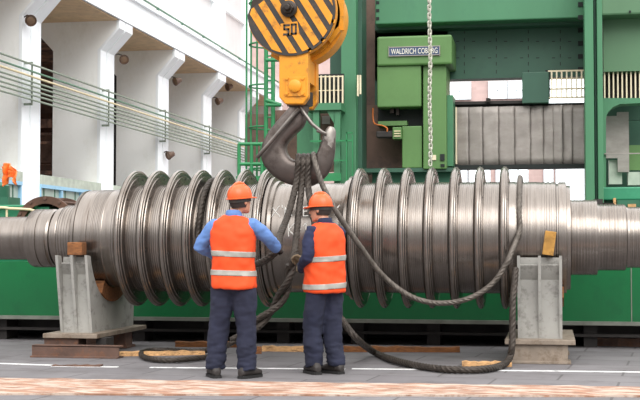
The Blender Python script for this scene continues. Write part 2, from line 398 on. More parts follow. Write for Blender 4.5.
# floodlights
fl = [(31, 20, 31.2, 'brown floodlight on the nearest white column just below its fork'), (124, 59, 36.8, 'brown floodlight beside the fork of the second white column'), (177, 81, 43.0, 'brown floodlight hanging under the fork of the third white column'),
      (219, 101, 49.4, 'brown floodlight beside the fork of the fourth white column'), (229, 87, 49.4, 'brown floodlight under the crane beam, above the one on the fourth column'), (170, 155, 42.0, 'dusty floodlight low on the third white column under the pipes')]
for i, (x, y, Y, lb_) in enumerate(fl):
    c = PX(x, y, -A+.28); k_ = (0, 1, 2, 3, 3, 2)[i]
    t_ = thing('floodlight', lb_, 'floodlight', c, 'floodlights on the left columns')
    m2 = MB(); m2.lathe([(-.20, .04), (-.16, .09), (.0, .13), (.08, .16), (.10, .16), (.10, .14), (.06, .12)], c, 'y', 16)
    ob = m2.build('housing', 'lamp', t_, smooth=True); ob.rotation_euler = (R(-20), 0, R(200) if i in (0, 1) else R(140))
    m2 = MB(); m2.lathe([(.065, .12), (.08, .09), (.085, .02)], c, 'y', 16)
    ob2 = m2.build('lens', 'lampg', t_, smooth=True); ob2.rotation_euler = ob.rotation_euler
    ye = min(max(c.y, COLY[k_]+.1), COLY[k_]+TH); m2 = MB(); m2.tube([c+V((0, 0, .1)), V((-A+.15, (c.y+ye)/2, c.z+.14)), V((-A+.04, ye, c.z+.1))], .02, 8); m2.build('arm', 'dark', t_)

# far end wall with windows
YF = 62.
m2 = MB(); m2.box((-16, YF, 0), (26, YF+.5, 18)); struct(m2.build('wall_back', 'brick'))
zr = [P(480, 186, YF).z-1.5, P(480, 169, YF).z, P(480, 98.5, YF).z, P(480, 82.5, YF).z]
k = 1
def window(x0, x1, z0, z1):
    global k
    t_ = bpy.data.objects.new('window_%d' % k, None); C.objects.link(t_); t_.location = ((x0+x1)/2, YF, z0); t_['kind'] = 'structure'; k += 1
    m3 = MB(); m3.box((x0, YF-.05, z0), (x1, YF-.01, z1)); m3.build('pane', 'pane', t_)
    m3 = MB(); fr = .05
    for a0, a1, b0, b1 in ((x0, x1, z0-fr, z0), (x0, x1, z1, z1+fr), (x0-fr, x0, z0-fr, z1+fr), (x1, x1+fr, z0-fr, z1+fr), ((x0+x1)/2-.025, (x0+x1)/2+.025, z0, z1), (x0, x1, z0+(z1-z0)*.45-.02, z0+(z1-z0)*.45+.02)):
        m3.box((a0, YF-.12, b0), (a1, YF-.01, b1))
    m3.build('window_frame', 'winframe', t_)
for (xa, xb) in ((449, 471), (490, 507), (509.5, 526)): window(XA(xa, YF), XA(xb, YF), zr[2], zr[3])
for (xa, xb) in ((402, 424), (428, 447), (455, 467), (470, 490), (497, 506), (509, 528), (545, 553), (557, 584)): window(XA(xa, YF), XA(xb, YF), zr[0], zr[1])

# ================================================================== rotor
AY, AZ = 14.0, 1.315
rt = thing('rotor', 'huge turned steel rotor with two banks of ring flanges lying on stands', 'rotor', (-2.6, AY, AZ-.79))
def groove(prof, x0, x1, r, d=.005, p=.024):
    n = max(1, int(round((x1-x0)/p)))
    for i in range(n):
        a = x0+(x1-x0)*i/n; w = (x1-x0)/n
        prof += [(a, r), (a+w*.55, r), (a+w*.62, r-d), (a+w*.93, r-d)]
LX = [-4.73+.2617*i for i in range(7)]; RX = [-2.094+.2687*i for i in range(7)]
B = .62
def XL(x): return P(x, 240, 13.52).x
pr = [(-7.6, .0), (-7.6, .256), (XL(17), .256), (XL(17)+.01, .334), (XL(20), .345), (XL(29), .345), (XL(29)+.006, .336), (XL(30), .336), (XL(30)+.006, .345), (XL(39), .345), (XL(40), .334), (XL(42), .33), (XL(42.5), .31), (XL(45), .31), (XL(45.5), .36)]
pr += [(XL(50), .365), (XL(51), .36), (XL(52), .38)]
groove(pr, XL(53), XL(69), .388, .004, .03)
pr += [(XL(70), .388), (XL(70)+.01, .53), (XL(72), .553), (XL(75), .563), (XL(75.5), .55), (XL(77), .55), (XL(77.5), .563), (XL(88), .566), (XL(88)+.008, .558), (XL(89.5), .558)]
groove(pr, XL(90), XL(103), .566, .004, .02)
pr += [(XL(103.5), .558), (XL(104), .572), (XL(111), .574)]
groove(pr, XL(112), LX[0]-.08, .576, .005, .024)
pr += [(LX[0]-.07, B)]
for i in range(6): groove(pr, LX[i]+.06, LX[i+1]-.06, B, .006, .022)
pr += [(LX[6]+.06, B), (LX[6]+.062, .70), (LX[6]+.10, .70), (LX[6]+.11, .655), (LX[6]+.15, .65), (LX[6]+.16, B), (RX[0]-.16, B), (RX[0]-.15, .655), (RX[0]-.11, .66), (RX[0]-.10, .70), (RX[0]-.07, .70), (RX[0]-.065, B)]
for i in range(6): groove(pr, RX[i]+.06, RX[i+1]-.06, B, .006, .022)
pr += [(RX[6]+.1, B)]
groove(pr, RX[6]+.12, XA(538), .615, .003, .035)
groove(pr, XA(538), XA(556), .612, .004, .045)
pr += [(XA(556.5), .59), (XA(558), .59), (XA(558.5), .61), (XA(566), .61), (XA(566.5), .575), (XA(570), .57), (XA(570.2), .41)]
groove(pr, XA(571), XA(597), .412, .003, .03)
pr += [(XA(597.2), .365)]
groove(pr, XA(598), XA(625), .362, .004, .03)
pr += [(XA(626), .335)]
groove(pr, XA(627), XA(690), .332, .003, .04)
pr += [(XA(691), 0.0)]
m2 = MB(); m2.lathe(pr, (0, AY, AZ), 'x', 128, cap=False); m2.build('shaft', 'steel', rt, smooth=True)
# flange prototype, then copies
fp = [(-.055, B-.01), (-.052, .665), (-.05, .70), (-.046, .735), (-.040, .742), (-.036, .758), (-.026, .775), (-.012, .788), (.004, .790), (.016, .786), (.022, .777), (.024, .768), (.034, .766), (.040, .757), (.042, .738), (.036, .730), (.036, .716), (.046, .712), (.048, .69), (.050, .655), (.056, .635), (.058, B-.01)]
m2 = MB(); m2.lathe(fp, (0, 0, 0), 'x', 128, cap=False); m2.m = 1
for ad in (90, 38, -14, -66, 142):
    a = R(ad); r = .683; m2.cyl((.044, -r*math.cos(a), r*math.sin(a)), (.0515, -r*math.cos(a), r*math.sin(a)), .013, n=8)
fme = m2.mesh('flange'); fme.materials.append(M['flange']); fme.materials.append(M['hole'])
fme.polygons.foreach_set('use_smooth', [True]*len(fme.polygons)); fme.set_sharp_from_angle(angle=R(40))
for x in LX+RX:
    ob = bpy.data.objects.new('flange', fme); C.objects.link(ob); ob.parent = rt; ob.location = V((x, AY, AZ))-wloc(rt)
    ob.rotation_euler.x = random.uniform(-.05, .05)
# chalk writing on the plain middle of the shaft
def on_cyl(x, y, r=B+.002):
    d = ray(x, y); a = d.y**2+d.z**2; oy, oz = CO.y-AY, CO.z-AZ
    b = 2*(d.y*oy+d.z*oz); c = oy*oy+oz*oz-r*r; t = (-b-math.sqrt(b*b-4*a*c))/(2*a); return CO+d*t
st = [[(271, 206), (280, 217)], [(279.5, 206), (271.5, 217)], [(282, 205), (282.6, 208)], [(285, 216), (285, 207), (288, 213), (291.5, 206.5), (291.5, 216)],
      [(303.5, 207), (303.5, 216)], [(303.5, 207), (308, 206.6)], [(303.5, 211.5), (307, 211)], [(303.5, 216), (308, 215.6)], [(312, 206.5), (312, 215.5)], [(321, 206), (321, 215)], [(326, 206), (326, 215)], [(321, 210), (326, 210)],
      [(334.5, 205.5), (335, 214.5)], [(340, 205), (335, 210), (340.5, 214.5)], [(341.5, 214.8), (344.5, 205), (347.5, 214.2)], [(342.6, 211.5), (346.5, 211)],
      [(288.5, 223), (288.5, 236.5)], [(294.5, 223), (288.8, 230), (295, 236)], [(298, 230), (301, 229.6)], [(303.5, 226), (306, 222.5), (306.3, 236)]]
m2 = MB()
for s_ in st:
    pts = []
    for (p, q) in zip(s_[:-1], s_[1:]):
        for i in range(5): pts.append(on_cyl(p[0]+(q[0]-p[0])*i/5, p[1]+(q[1]-p[1])*i/5))
    pts.append(on_cyl(*s_[-1])); m2.tube(pts, .0065, 6)
o = m2.build('chalk_writing', 'chalk', rt); o['label'] = 'white chalk letters on the steel'

# ================================================================== stands
def stand(x0, x1, r, label, lx):
    xm = (x0+x1)/2; hy = .82; zt, zb = 1.12, .25
    t_ = thing('rotor_stand', label, 'stand', (xm, AY, .20), 'rotor stands')
    arc = [(AY-r*math.cos(R(a)), AZ-r*math.sin(R(a))) for a in range(16, 165, 6)]
    prof = [(AY-hy+.18, zb), (AY-hy, zt), (AY-hy+.03, zt)]+[p for p in arc if p[1] < zt-.001 and abs(p[0]-AY) < hy-.03]+[(AY+hy-.03, zt), (AY+hy, zt), (AY+hy-.06, zb)]
    for nm, a, b in (('side_plate', x0, x0+.03), ('side_plate', x1-.03, x1), ('rib', xm-.015, xm+.015)):
        m3 = MB(); m3.prism(prof, 'x', a, b); m3.build(nm, 'stand', t_)
    for sg in (-1, 1):
        m3 = MB(); y = lambda q: AY+sg*q
        z1 = zb+.52*(zt-zb)
        q1, q2 = hy-.17, hy-(.19 if sg < 0 else .09)
        pl_ = [(y(q1), zt-.02), (y(q1), z1), (y(q2), zb), (y(q2-.03), zb), (y(q1-.03), z1), (y(q1-.03), zt-.02)]
        m3.prism(pl_ if sg < 0 else pl_[::-1], 'x', x0+.03, x1-.03)
        m3.build('face_plate', 'stand', t_)
    m3 = MB(); n = len(arc)
    ar2 = [(AY-(r+.03)*math.cos(R(a)), AZ-(r+.03)*math.sin(R(a))) for a in range(22, 159, 6)]; ar1 = [(AY-r*math.cos(R(a)), AZ-r*math.sin(R(a))) for a in range(22, 159, 6)]
    m3.prism(ar1+ar2[::-1], 'x', x0+.03, x1-.03); m3.build('cradle_plate', 'stand', t_, smooth=True)
    m3 = MB(); m3.box((x0-.13, AY-hy-.02, .20), (x1+.13, AY+hy+.06, .25)); m3.build('base_plate', 'plate', t_, bevel=.006)
    return t_
sl = (P(55, 257, 13.18).x, P(87, 257, 13.18).x); sr = (P(517, 254, 13.18).x, P(562, 254, 13.18).x)
RL, RR = .74, .76
stand(sl[0], sl[1], RL, 'grey welded steel stand carrying the left end of the rotor', 0)
stand(sr[0], sr[1], RR, 'grey welded steel stand carrying the right end of the rotor', 1)
# timber pads in the cradles and blocks wedged beside the shaft
for (x0, x1), r, rr, lb_ in ((sl, .578, RL, 'rust-brown timber pad in the cradle of the left stand'), (sr, .622, RR, 'timber pad in the cradle of the right stand')):
    m3 = MB(); a1 = [(AY-rr*.998*math.cos(R(a)), AZ-rr*.998*math.sin(R(a))) for a in range(58, 123, 6)]; a2 = [(AY-r*math.cos(R(a)), AZ-r*math.sin(R(a))) for a in range(58, 123, 6)]
    m3.prism(a2+a1[::-1], 'x', x0+.04, x1+.02); tag(m3.build('timber_pad', 'wood', smooth=True), lb_, 'timber', 'timber pads under the rotor')
m3 = MB(); p0 = P(73, 257, 13.36); m3.box((-5.29, 13.20, 1.121), (-5.12, 13.37, 1.265), rot=(0, 0, .06)); tag(m3.build('wooden_block', 'wood', bevel=.008), 'short orange-brown wooden block on top of the left stand', 'block', 'wooden blocks on the stands')
m3 = MB(); c = V((-.0, 13.36, 1.12)); m3.box((-.06, 13.24, 1.125), (.055, 13.33, 1.375), rot=(0, R(8), 0)); tag(m3.build('wooden_block', 'woody', bevel=.006), 'tall tilted yellowish wooden block on top of the right stand', 'block', 'wooden blocks on the stands')
# packing below the stands
m3 = MB(); x0, x1 = XA(32, 13.0), XA(119, 13.0)
m3.box((x0, 13.02, 0), (x1, 13.04, .13)); m3.box((x0, 12.97, 0), (x1, 13.17, .018)); m3.box((x0, 13.02, .115), (x1, 13.17, .133))
tag(m3.build('steel_channel', 'rust', bevel=.003), 'rusty brown steel channel lying on the floor before the left stand', 'channel')
for (x0, x1, y0, lb_, mm) in ((-5.55, -5.15, 13.2, 'dark brown timber packing under the near edge of the left stand', 'rust'), (-4.98, -4.86, 13.3, 'narrow dark packing post under the right side of the left stand', 'dark'), (-5.55, -5.0, 14.35, 'timber packing under the far edge of the left stand', 'rust'), (-.42, .18, 13.2, 'grey steel packing box under the near edge of the right stand', 'plate'), (-.42, .18, 14.35, 'steel packing under the far edge of the right stand', 'plate')):
    m3 = MB(); m3.box((x0, y0, 0), (x1, y0+.25, .199)); m3.box((x0-.03, y0-.03, 0), (x1+.03, y0+.28, .03)); tag(m3.build('packing_block', mm, bevel=.006), lb_, 'block', 'packing under the stands')

# ================================================================== bed behind the rotor
YB = 15.4
bd = thing('machine_bed', 'long dark green machine bed running behind the rotor', 'machine bed', (-2, YB+.7, 0))
xl, xr = -9.5, 5.5
zb = P(320, 318.5, YB).z
m3 = MB(); m3.box((xl, YB, zb), (xr, YB+1.5, 1.02)); m3.build('side_casting', 'bed', bd)
m3 = MB(); m3.box((xl, YB-.06, zb-.045), (xr, YB+1.4, zb)); m3.build('lower_lip', 'lip', bd)
m3 = MB(); m3.box((xl, YB+.03, zb-.19), (xr, YB+.12, zb-.155)); m3.box((xl, YB+.45, zb-.21), (xr, YB+.5, zb-.02)); m3.build('under_rail', 'dark', bd)
for i in range(16):
    x = xl+.4+i*.95; m3 = MB(); m3.box((x, YB+.10, 0), (x+.16, YB+.45, zb-.045)); m3.build('foot', 'dark', bd)
m3 = MB(); m3.box((P(631, 300, YB).x, YB-.004, zb), (P(632, 300, YB).x, YB, 1.02)); m3.build('seam_strip', 'lip', bd)
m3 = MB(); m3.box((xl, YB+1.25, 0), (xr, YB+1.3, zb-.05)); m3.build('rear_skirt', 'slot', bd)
# planks lying in front of the bed
def plank(x0, x1, y0, y1, h, w, label, m='woodp'):
    a, b = PF(x0, y0), PF(x1, y1); d = (b-a).normalized(); n = V((-d.y, d.x, 0))*w
    L_ = (b-a).length; k_ = 12; rings = []
    for i in range(k_+1):
        p = a.lerp(b, i/k_); j = [random.uniform(-.008, .008) for _ in range(3)]
        rings.append([p+V((0, j[0], .001)), p+n+V((0, j[1], .001)), p+n+V((0, j[1], h+j[2])), p+V((0, j[0], h+j[2]))])
    m3 = MB(); m3.loft(rings); return tag(m3.build('plank', m), label, 'plank', 'wooden planks on the floor')
plank(262, 318, 351.5, 352, .06, .12, 'splintered pale plank on the floor between the two workers')
plank(334, 460, 352, 352.5, .06, .14, 'long rough brown plank before the bed right of the workers', 'wood')
plank(462, 512, 366.5, 367, .05, .10, 'pale plank on the floor touching the right stand')
plank(118, 205, 356.5, 355, .045, .14, 'yellowish plank beside the rope coil near the left stand')
plank(175, 240, 347, 347.5, .06, .12, 'thin brown plank under the bed behind the left worker', 'wood')
plank(596, 640, 346, 347, .10, .14, 'dark plank stub under the bed at the far right', 'rust')
plank(52, 100, 366.6, 367.2, .015, .10, 'flat dark board in the paving beside the white line', 'rust')
m3 = MB(); q = PF(256, 354); m3.box((q.x-.07, q.y, 0), (q.x+.05, q.y+.10, .08), rot=(0, 0, .3)); tag(m3.build('wood_offcut', 'wood', bevel=.006), 'small wooden offcut on the floor right of the left worker', 'offcut')

# ================================================================== left background things on / behind the bed
cb = thing('machine_cabinet', 'green machine housing with a pump at the far left behind the shaft', 'cabinet', (-7.0, 16.2, 1.02))
Yc = 16.0
m3 = MB(); m3.bx(-60, 207, 49, 261.5, Yc, .7); m3.bx(-60, 205, 37, 208, Yc-.05, .8); m3.build('housing', 'cab', cb, bevel=.02)
m3 = MB(); m3.tube(spline([P(-20, 208, Yc-.1), P(3, 207.5, Yc-.1), P(10, 208.5, Yc-.1), P(30, 209.5, Yc-.1), P(38, 213, Yc-.1), P(38, 216, Yc-.05)], .1), .018, 8); m3.tube([P(7, 208, Yc-.08), P(6.5, 225, Yc-.08)], .016, 8); m3.build('yellow_pipe', 'pipey', cb)
c = P(-9, 186, Yc+.3)
m3 = MB(); m3.lathe([(-.45, .20), (-.40, .26), (.0, .26), (.05, .20), (.05, .12), (.3, .12)], c, 'z', 24); m3.lathe([(-.2, .10), (.16, .10), (.165, .13), (.2, .13), (.2, .02)], c+V((-.02, -.1, -.1)), 'x', 20)
m3.bx(-20, 197, 8, 206, Yc+.1, .4); m3.build('pump', 'pump', cb, smooth=True)
# crumpled orange plastic sheet hanging by the pump
m3 = MB(); ga = []; n1, n2 = 20, 16
for i in range(n1+1):
    for j in range(n2+1):
        u, v = i/n1, j/n2; top_ = 163+5*(u-.35)**2*6; bot = 182+5*math.sin(u*6+1); x = 1.5+16.5*u*(1-.15*v)+.8*v
        p = P(x, top_+(bot-top_)*v, Yc-.12); p.y += .05*math.sin(u*17+v*2)+.03*noise.noise(V((u*6, v*5, 3))); ga.append(p)
m3.add(ga, [(i*(n2+1)+j, (i+1)*(n2+1)+j, (i+1)*(n2+1)+j+1, i*(n2+1)+j+1) for i in range(n1) for j in range(n2)])
o = m3.build('plastic_sheet', 'rag', smooth=True); md = o.modifiers.new('s', 'SOLIDIFY'); md.thickness = .012
tag(o, 'crumpled orange plastic sheet hanging on the green pump at far left', 'sheet')
# rusty half-open drum standing on the bed
rg = thing('rusty_ring', 'rusty brown double ring with spacer bars on the bed at left', 'ring', (XA(52, 16.4), 16.3, 1.02))
cx = XA(53, 16.2); rr = .44; cz = 1.02+rr
for y in (15.95, 16.55):
    m3 = MB(); m3.lathe([(y-.03, rr-.10), (y-.03, rr), (y+.03, rr), (y+.03, rr-.10), (y-.03, rr-.10)], (cx, 0, cz), 'y', 48, cap=False); m3.build('rim', 'ring', rg, smooth=True)
m3 = MB(); m3.lathe([(16.0, rr-.07), (16.5, rr-.07), (16.5, rr-.085), (16.0, rr-.085), (16.0, rr-.07)], (cx, 0, cz), 'y', 48, cap=False); m3.build('drum_shell', 'ring', rg, smooth=True)
for a in range(0, 360, 30): m3 = MB(); m3.cyl((cx+(rr-.03)*math.cos(R(a)), 15.9, cz+(rr-.03)*math.sin(R(a))), (cx+(rr-.03)*math.cos(R(a)), 16.6, cz+(rr-.03)*math.sin(R(a))), .022, n=8); m3.build('spacer_bar', 'rust', rg)
m3 = MB(); m3.lathe([(16.5, 0.02), (16.5, rr-.09), (16.53, rr-.09), (16.53, .02)], (cx, 0, cz), 'y', 32); m3.build('rear_disc', 'dark', rg)

# ================================================================== gantry machine
YG = 20.0
g = thing('gantry_machine', 'tall green portal milling machine with lettered head behind the rotor', 'machine', P(480, 345, YG+.5)*1.0)
g.location.z = 0
def gp(name, m, rects, Y, d, **kw):
    m3 = MB()
    for r_ in rects: m3.bx(*r_, Y, d)
    return m3.build(name, m, g, **kw)
def ground(name, m, x0, x1, y0, Y, d):
    m3 = MB(); a, b = P(x0, 100, Y), P(x1, 100, Y); m3.box((a.x, Y, 0), (b.x, Y+d, P((x0+x1)/2, y0, Y).z)); return m3.build(name, m, g, bevel=.01)
# left post
ground('column', 'green', 341, 356, -60, YG-.8, .5)
m3 = MB(); a = P(355, 100, YG-.6); m3.box((a.x, YG-.6, 0), (P(362, 100, YG-.6).x, YG-.1, 6)); m3.build('column_flange', 'greend', g)
ground('brown_backing', 'brownp', 356, 380, -60, YG+1.2, .1)
# cross rail
gp('top_beam', 'green', [(375, -60, 586, 21)], YG-.25, .9, bevel=.02)
gp('beam_underside_rib', 'greend', [(375, 20.5, 586, 27)], YG+.05, .5)
gp('rail_face', 'greend', [(375, 20, 586, 78.5), (375, 20, 448, 180)], YG+.35, .3)
m3 = MB()
for i in range(4): m3.bx(376, 1+i*8, 379.2, 4+i*8, YG-.26, .02) if i < 3 else None
for i in range(6): m3.bx(578, 2+i*13, 583, 6.5+i*13, YG+.33 if i > 1 else YG-.27, .03)
m3.build('slot', 'slot', g)
m3 = MB()
for x in range(464, 586, 32):
    for y in range(30, 72, 8): m3.bx(x, y, x+.7, y+3.5, YG+.345, .01)
for y in (41, 57.5):
    for x in range(456, 580, 16): m3.bx(x, y, x+3.2, y+.7, YG+.345, .01)
m3.build('bolt_mark', 'slot', g)
# head
gp('head_hood', 'greeny', [(377, 35.5, 452, 65)], YG-.55, .9, bevel=.03)
gp('head_box', 'greeny', [(377, 65.4, 421, 107)], YG-.5, .8, bevel=.02)
gp('ram', 'greeny', [(423, 65.2, 446.5, 169)], YG-.45, .75, bevel=.015)
gp('ram_guide', 'green', [(446.5, 95, 453, 166)], YG-.3, .5)
gp('spindle_block', 'greeny', [(402, 126, 422, 168)], YG-.4, .6, bevel=.015)
gp('painted_shadow', 'slot', [(378, 107, 423, 126)], YG-.15, .2)  # solid black block standing in for the shade under the head box
gp('arm', 'greeny', [(378, 121, 407, 125.5)], YG-.35, .4)
gp('base_shelf', 'greend', [(360, 168, 453, 172)], YG-.4, .6)
gp('rear_plate', 'brownp', [(360, 105, 403, 168)], YG+.1, .1)
mt = gp('motor', 'dark', [(376, 131, 393, 137.5)], YG-.45, .2, bevel=.02)
gp('motor_flange', 'greeny', [(392.5, 127, 401.5, 139)], YG-.48, .25, bevel=.01)
m3 = MB()
for yy in (130.5, 133, 135.5): m3.bx(394, yy, 400.5, yy+1, YG-.5, .03)
m3.build('yellow_mark', 'pipey', g)
m3 = MB(); m3.tube(spline([P(373, 108, YG-.3), P(373, 118, YG-.3), P(375, 124, YG-.35), P(382, 125.5, YG-.42), P(387, 128, YG-.45), P(387, 131.5, YG-.45)], .05), .012, 8); m3.build('orange_cable', 'cable', g)
gp('tool_holder', 'nut', [(390, 108, 394, 113), (396, 108, 399, 115)], YG-.3, .1)
gp('switch_box', 'slot', [(440, 154, 444.5, 160.5), (440.5, 164, 444.5, 166.5)], YG-.47, .04)
gp('notice', 'cream', [(432, 155, 436, 160)], YG-.47, .03)
# nameplate
gp('nameplate', 'signb', [(389, 46.8, 439.5, 55)], YG-.575, .03)
m3 = MB(); pa, pb = P(391, 51, YG-.58), P(437.5, 51, YG-.58)
cc = (pa+pb)/2; text(m3, 'WALDRICH COBURG', 1., Matrix.Translation(V((0, 0, 0))), .03)
xs = [v.x for v in m3.v]; w_ = max(xs)-min(xs); hs = [v.y for v in m3.v]; h_ = max(hs)-min(hs)
tw = pb.x-pa.x; th_ = (P(414, 48.2, YG-.58)-P(414, 53.6, YG-.58)).length
m3.v = [V((cc.x+(v.x-(max(xs)+min(xs))/2)*tw/w_, YG-.578-v.z*.2, cc.z+(v.y-(max(hs)+min(hs))/2)*th_/h_)) for v in m3.v]
m3.build('nameplate_letters', 'signw', g)
# nameplate edge
m3 = MB(); m3.bx(388.5, 46.2, 440, 47, YG-.58, .03); m3.bx(388.5, 55, 440, 55.7, YG-.58, .03); m3.bx(388.5, 46.2, 389.2, 55.7, YG-.58, .03); m3.bx(439.3, 46.2, 440, 55.7, YG-.58, .03); m3.build('nameplate_rim', 'cover', g)
# right of the head
gp('rail_block', 'greend', [(522, 72, 549, 103)], YG-.05, .5, bevel=.01)
gp('guide_strip', 'dark', [(452, 101, 524, 104)], YG+.1, .3)
gp('guide_foot', 'nut', [(486, 98, 490.5, 102)], YG+.05, .15)
m3 = MB(); n = 62; rings = []
xs0 = P(455, 135, YG).x; xs1 = P(585, 135, YG).x; zt_ = P(520, 105.5, YG).z; zb_ = P(520, 164.5, YG).z
edges = [455, 468, 482, 498, 514, 530, 543, 553, 562.5, 572, 585]
for i in range(len(edges)-1):
    xa, xb = P(edges[i], 135, YG).x, P(edges[i+1], 135, YG).x; sub = 6; rows = 8; vs = []
    for j in range(rows+1):
        z = zb_+(zt_-zb_)*j/rows
        for k_ in range(sub+1):
            u = k_/sub; vs.append((xa+(xb-xa)*u+(.012*math.sin(j*2.4) if 0 < k_ < sub else 0)*(1 if i < 6 else 0), YG+.10-.035*u+(.022*noise.noise(V((xa*3+u*2, z*3.2, i)))), z))
    m3.add(vs, [(j*(sub+1)+k_, j*(sub+1)+k_+1, (j+1)*(sub+1)+k_+1, (j+1)*(sub+1)+k_) for j in range(rows) for k_ in range(sub)])
o = m3.build('way_cover', 'cover', g, smooth=True); md = o.modifiers.new('s', 'SOLIDIFY'); md.thickness = .02; md.offset = -1
gp('cover_backing', 'dark', [(454, 104, 585, 165.5)], YG+.2, .1)
gp('cover_foot', 'slot', [(450, 164.5, 586, 168.5)], YG, .3)
gp('cover_edge', 'cream', [(455.5, 107, 457, 164)], YG-.02, .06)
m3 = MB()
for x in range(551, 584, 5): m3.bx(x, 70.5, x+1.5, 98, YG-.05, .05)
m3.bx(548, 70, 584, 71.3, YG-.03, .05); m3.bx(548, 96.5, 584, 98, YG-.03, .05); m3.bx(548, 88, 584, 89.3, YG, .05); m3.bx(548, 78, 584, 79, YG, .05)
m3.build('grille', 'cream', g)
gp('grille_jamb', 'slot', [(545.5, 70, 550, 98)], YG, .2)
lp = MB(); lp.bx(550, 71, 584, 97, YG+.8, .05)
# right column
ground('column', 'green', 585, 594, -60, YG-.9, .6)
ground('column', 'greend', 594.4, 597, -60, YG-.75, .5)
ground('column', 'green', 597.3, 603, -60, YG-.85, .6)
# right housing
gp('side_housing', 'greens', [(603, -60, 660, 71)], YG-.5, .6)
gp('side_hood', 'greens', [(601, -60, 660, 14.5)], YG-.85, .6, bevel=.03)
gp('vent_square', 'slot', [(629, 10.5, 631, 12.5)], YG-.87, .03)
m3 = MB()
for i in range(12): m3.bx(604+i*4.4, 71, 605.4+i*4.4, 99, YG-.45, .06)
m3.build('slatted_guard', 'cream', g)
gp('guard_backing', 'dark', [(603, 71, 660, 99)], YG-.2, .05)
# arched frame on the far right
def pz(x, y, Y): q = P(x, y, Y); return (q.x, q.z)
Yq = YG-.55
oc = [(603, 98), (660, 98), (660, 197), (603, 197)]
ins = [(606, 190), (606, 118), (608, 112), (613, 107), (620, 104), (640, 103), (652, 103), (652, 190)]
o1 = [pz(603, 197, Yq), pz(603, 98, Yq), pz(660, 98, Yq), pz(660, 197, Yq)]
path = [pz(603, 197, Yq), pz(603, 98, Yq), pz(660, 98, Yq), pz(652, 103, Yq), pz(640, 103, Yq), pz(620, 104, Yq), pz(613, 107, Yq), pz(608, 112, Yq), pz(606, 118, Yq), pz(606, 197, Yq)]
m3 = MB(); m3.prism(path, 'y', Yq, Yq+.35); m3.build('arched_frame', 'green', g)
gp('arch_inner', 'greend', [(606, 100, 660, 120)], YG+.3, .1)
gp('arch_back_panel', 'cover', [(606, 116, 617.5, 158), (617.5, 112, 629, 172)], YG+.0, .15)
gp('arch_screen', 'greeny', [(625, 145, 660, 170)], YG+.2, .1)
gp('arch_box', 'sill', [(609, 160, 622, 184), (628, 172, 640, 185)], YG+.1, .2)
gp('arch_rear', 'greend', [(603, 98, 660, 200)], YG+.9, .1)
gp('arch_rail', 'cover', [(604.5, 153, 640, 154)], YG-.6, .05)
gp('sill_casting', 'cab', [(588, 187, 660, 200)], YG-.7, .8, bevel=.02)
ground('base_casting', 'pump', 604, 660, 199, YG-.6, .9)
ground('base_casting', 'pump', 372, 452, 171, YG-.2, .6)
# fittings in front on the sill
for i, (x0, y0, x1, y1, m_) in enumerate(((594, 199, 603, 211, 'dark'), (603, 203, 614, 211, 'nut'), (613.5, 198, 616, 211, 'woodp'), (628, 204, 636, 211, 'woodp'), (617, 200, 640, 212, 'pump'))): gp('fitting', m_, [(x0, y0, x1, y1)], YG-1.1+.05*i, .2)
# lit strip behind the grille belongs to the far wall: another high window
window(XA(546, YF), XA(590, YF), zr[2]-.3, P(566, 71, YF).z)

# left part: platform, railing, guard
pf = thing('access_platform', 'green steel access platform with railings left of the tall green post', 'platform', (P(330, 200, 19).x, 19.2, 0))
def pp(name, m, rects, Y, d, **kw):
    m3 = MB()
    for r_ in rects: m3.bx(*r_, Y, d)
    return m3.build(name, m, pf, **kw)
Yp = 18.8
m3 = MB()
for x in (313, 334): m3.box((P(x, 100, Yp).x, Yp, 0), (P(x+6, 100, Yp).x, Yp+.12, P(x, 104, Yp).z))
m3.build('post', 'green', pf)
pp('deck', 'green', [(305, 103, 341, 110)], Yp-.05, .5)
m3 = MB(); m3.prism([pz(326, 110, Yp), pz(334.5, 110, Yp), pz(334.5, 124, Yp)], 'y', Yp, Yp+.1); m3.build('gusset', 'green', pf)
pp('railing', 'cage', [(310, 140, 352, 141.6), (310, 160, 346, 161.2), (346, 132, 347.2, 185), (352, 135, 353, 185), (346, 132, 352.5, 133.4), (310, 173, 341, 181)], Yp-.1, .04)
m3 = MB()
for i in range(7): m3.bx(316+i*4.3, 75.5, 317.4+i*4.3, 103, Yp, .04)
m3.bx(314, 76, 343, 77, Yp+.03, .03); m3.bx(314, 90, 343, 90.7, Yp+.03, .03)
m3.build('slatted_guard', 'cream', pf)
m3 = MB(); m3.bx(357, 75, 358.6, 96, YG-.95, .05); m3.bx(359.5, 75, 361, 94, YG-.95, .05); m3.build('slatted_guard', 'cream', pf)
pp('guard_backing', 'slot', [(312, 74, 344, 103)], Yp+.14, .03)
pp('rear_sheet', 'brownp', [(316, 112, 341, 172)], Yp+.6, .05)
pp('screen', 'green', [(297, 108, 316, 200)], Yp+.5, .05)
pp('upper_backing', 'greend', [(330, -60, 342, 74), (310, 73, 318, 104)], Yp+.9, .05)
pp('pale_sheet', 'cover', [(322, 116, 330, 124)], Yp+.55, .03)

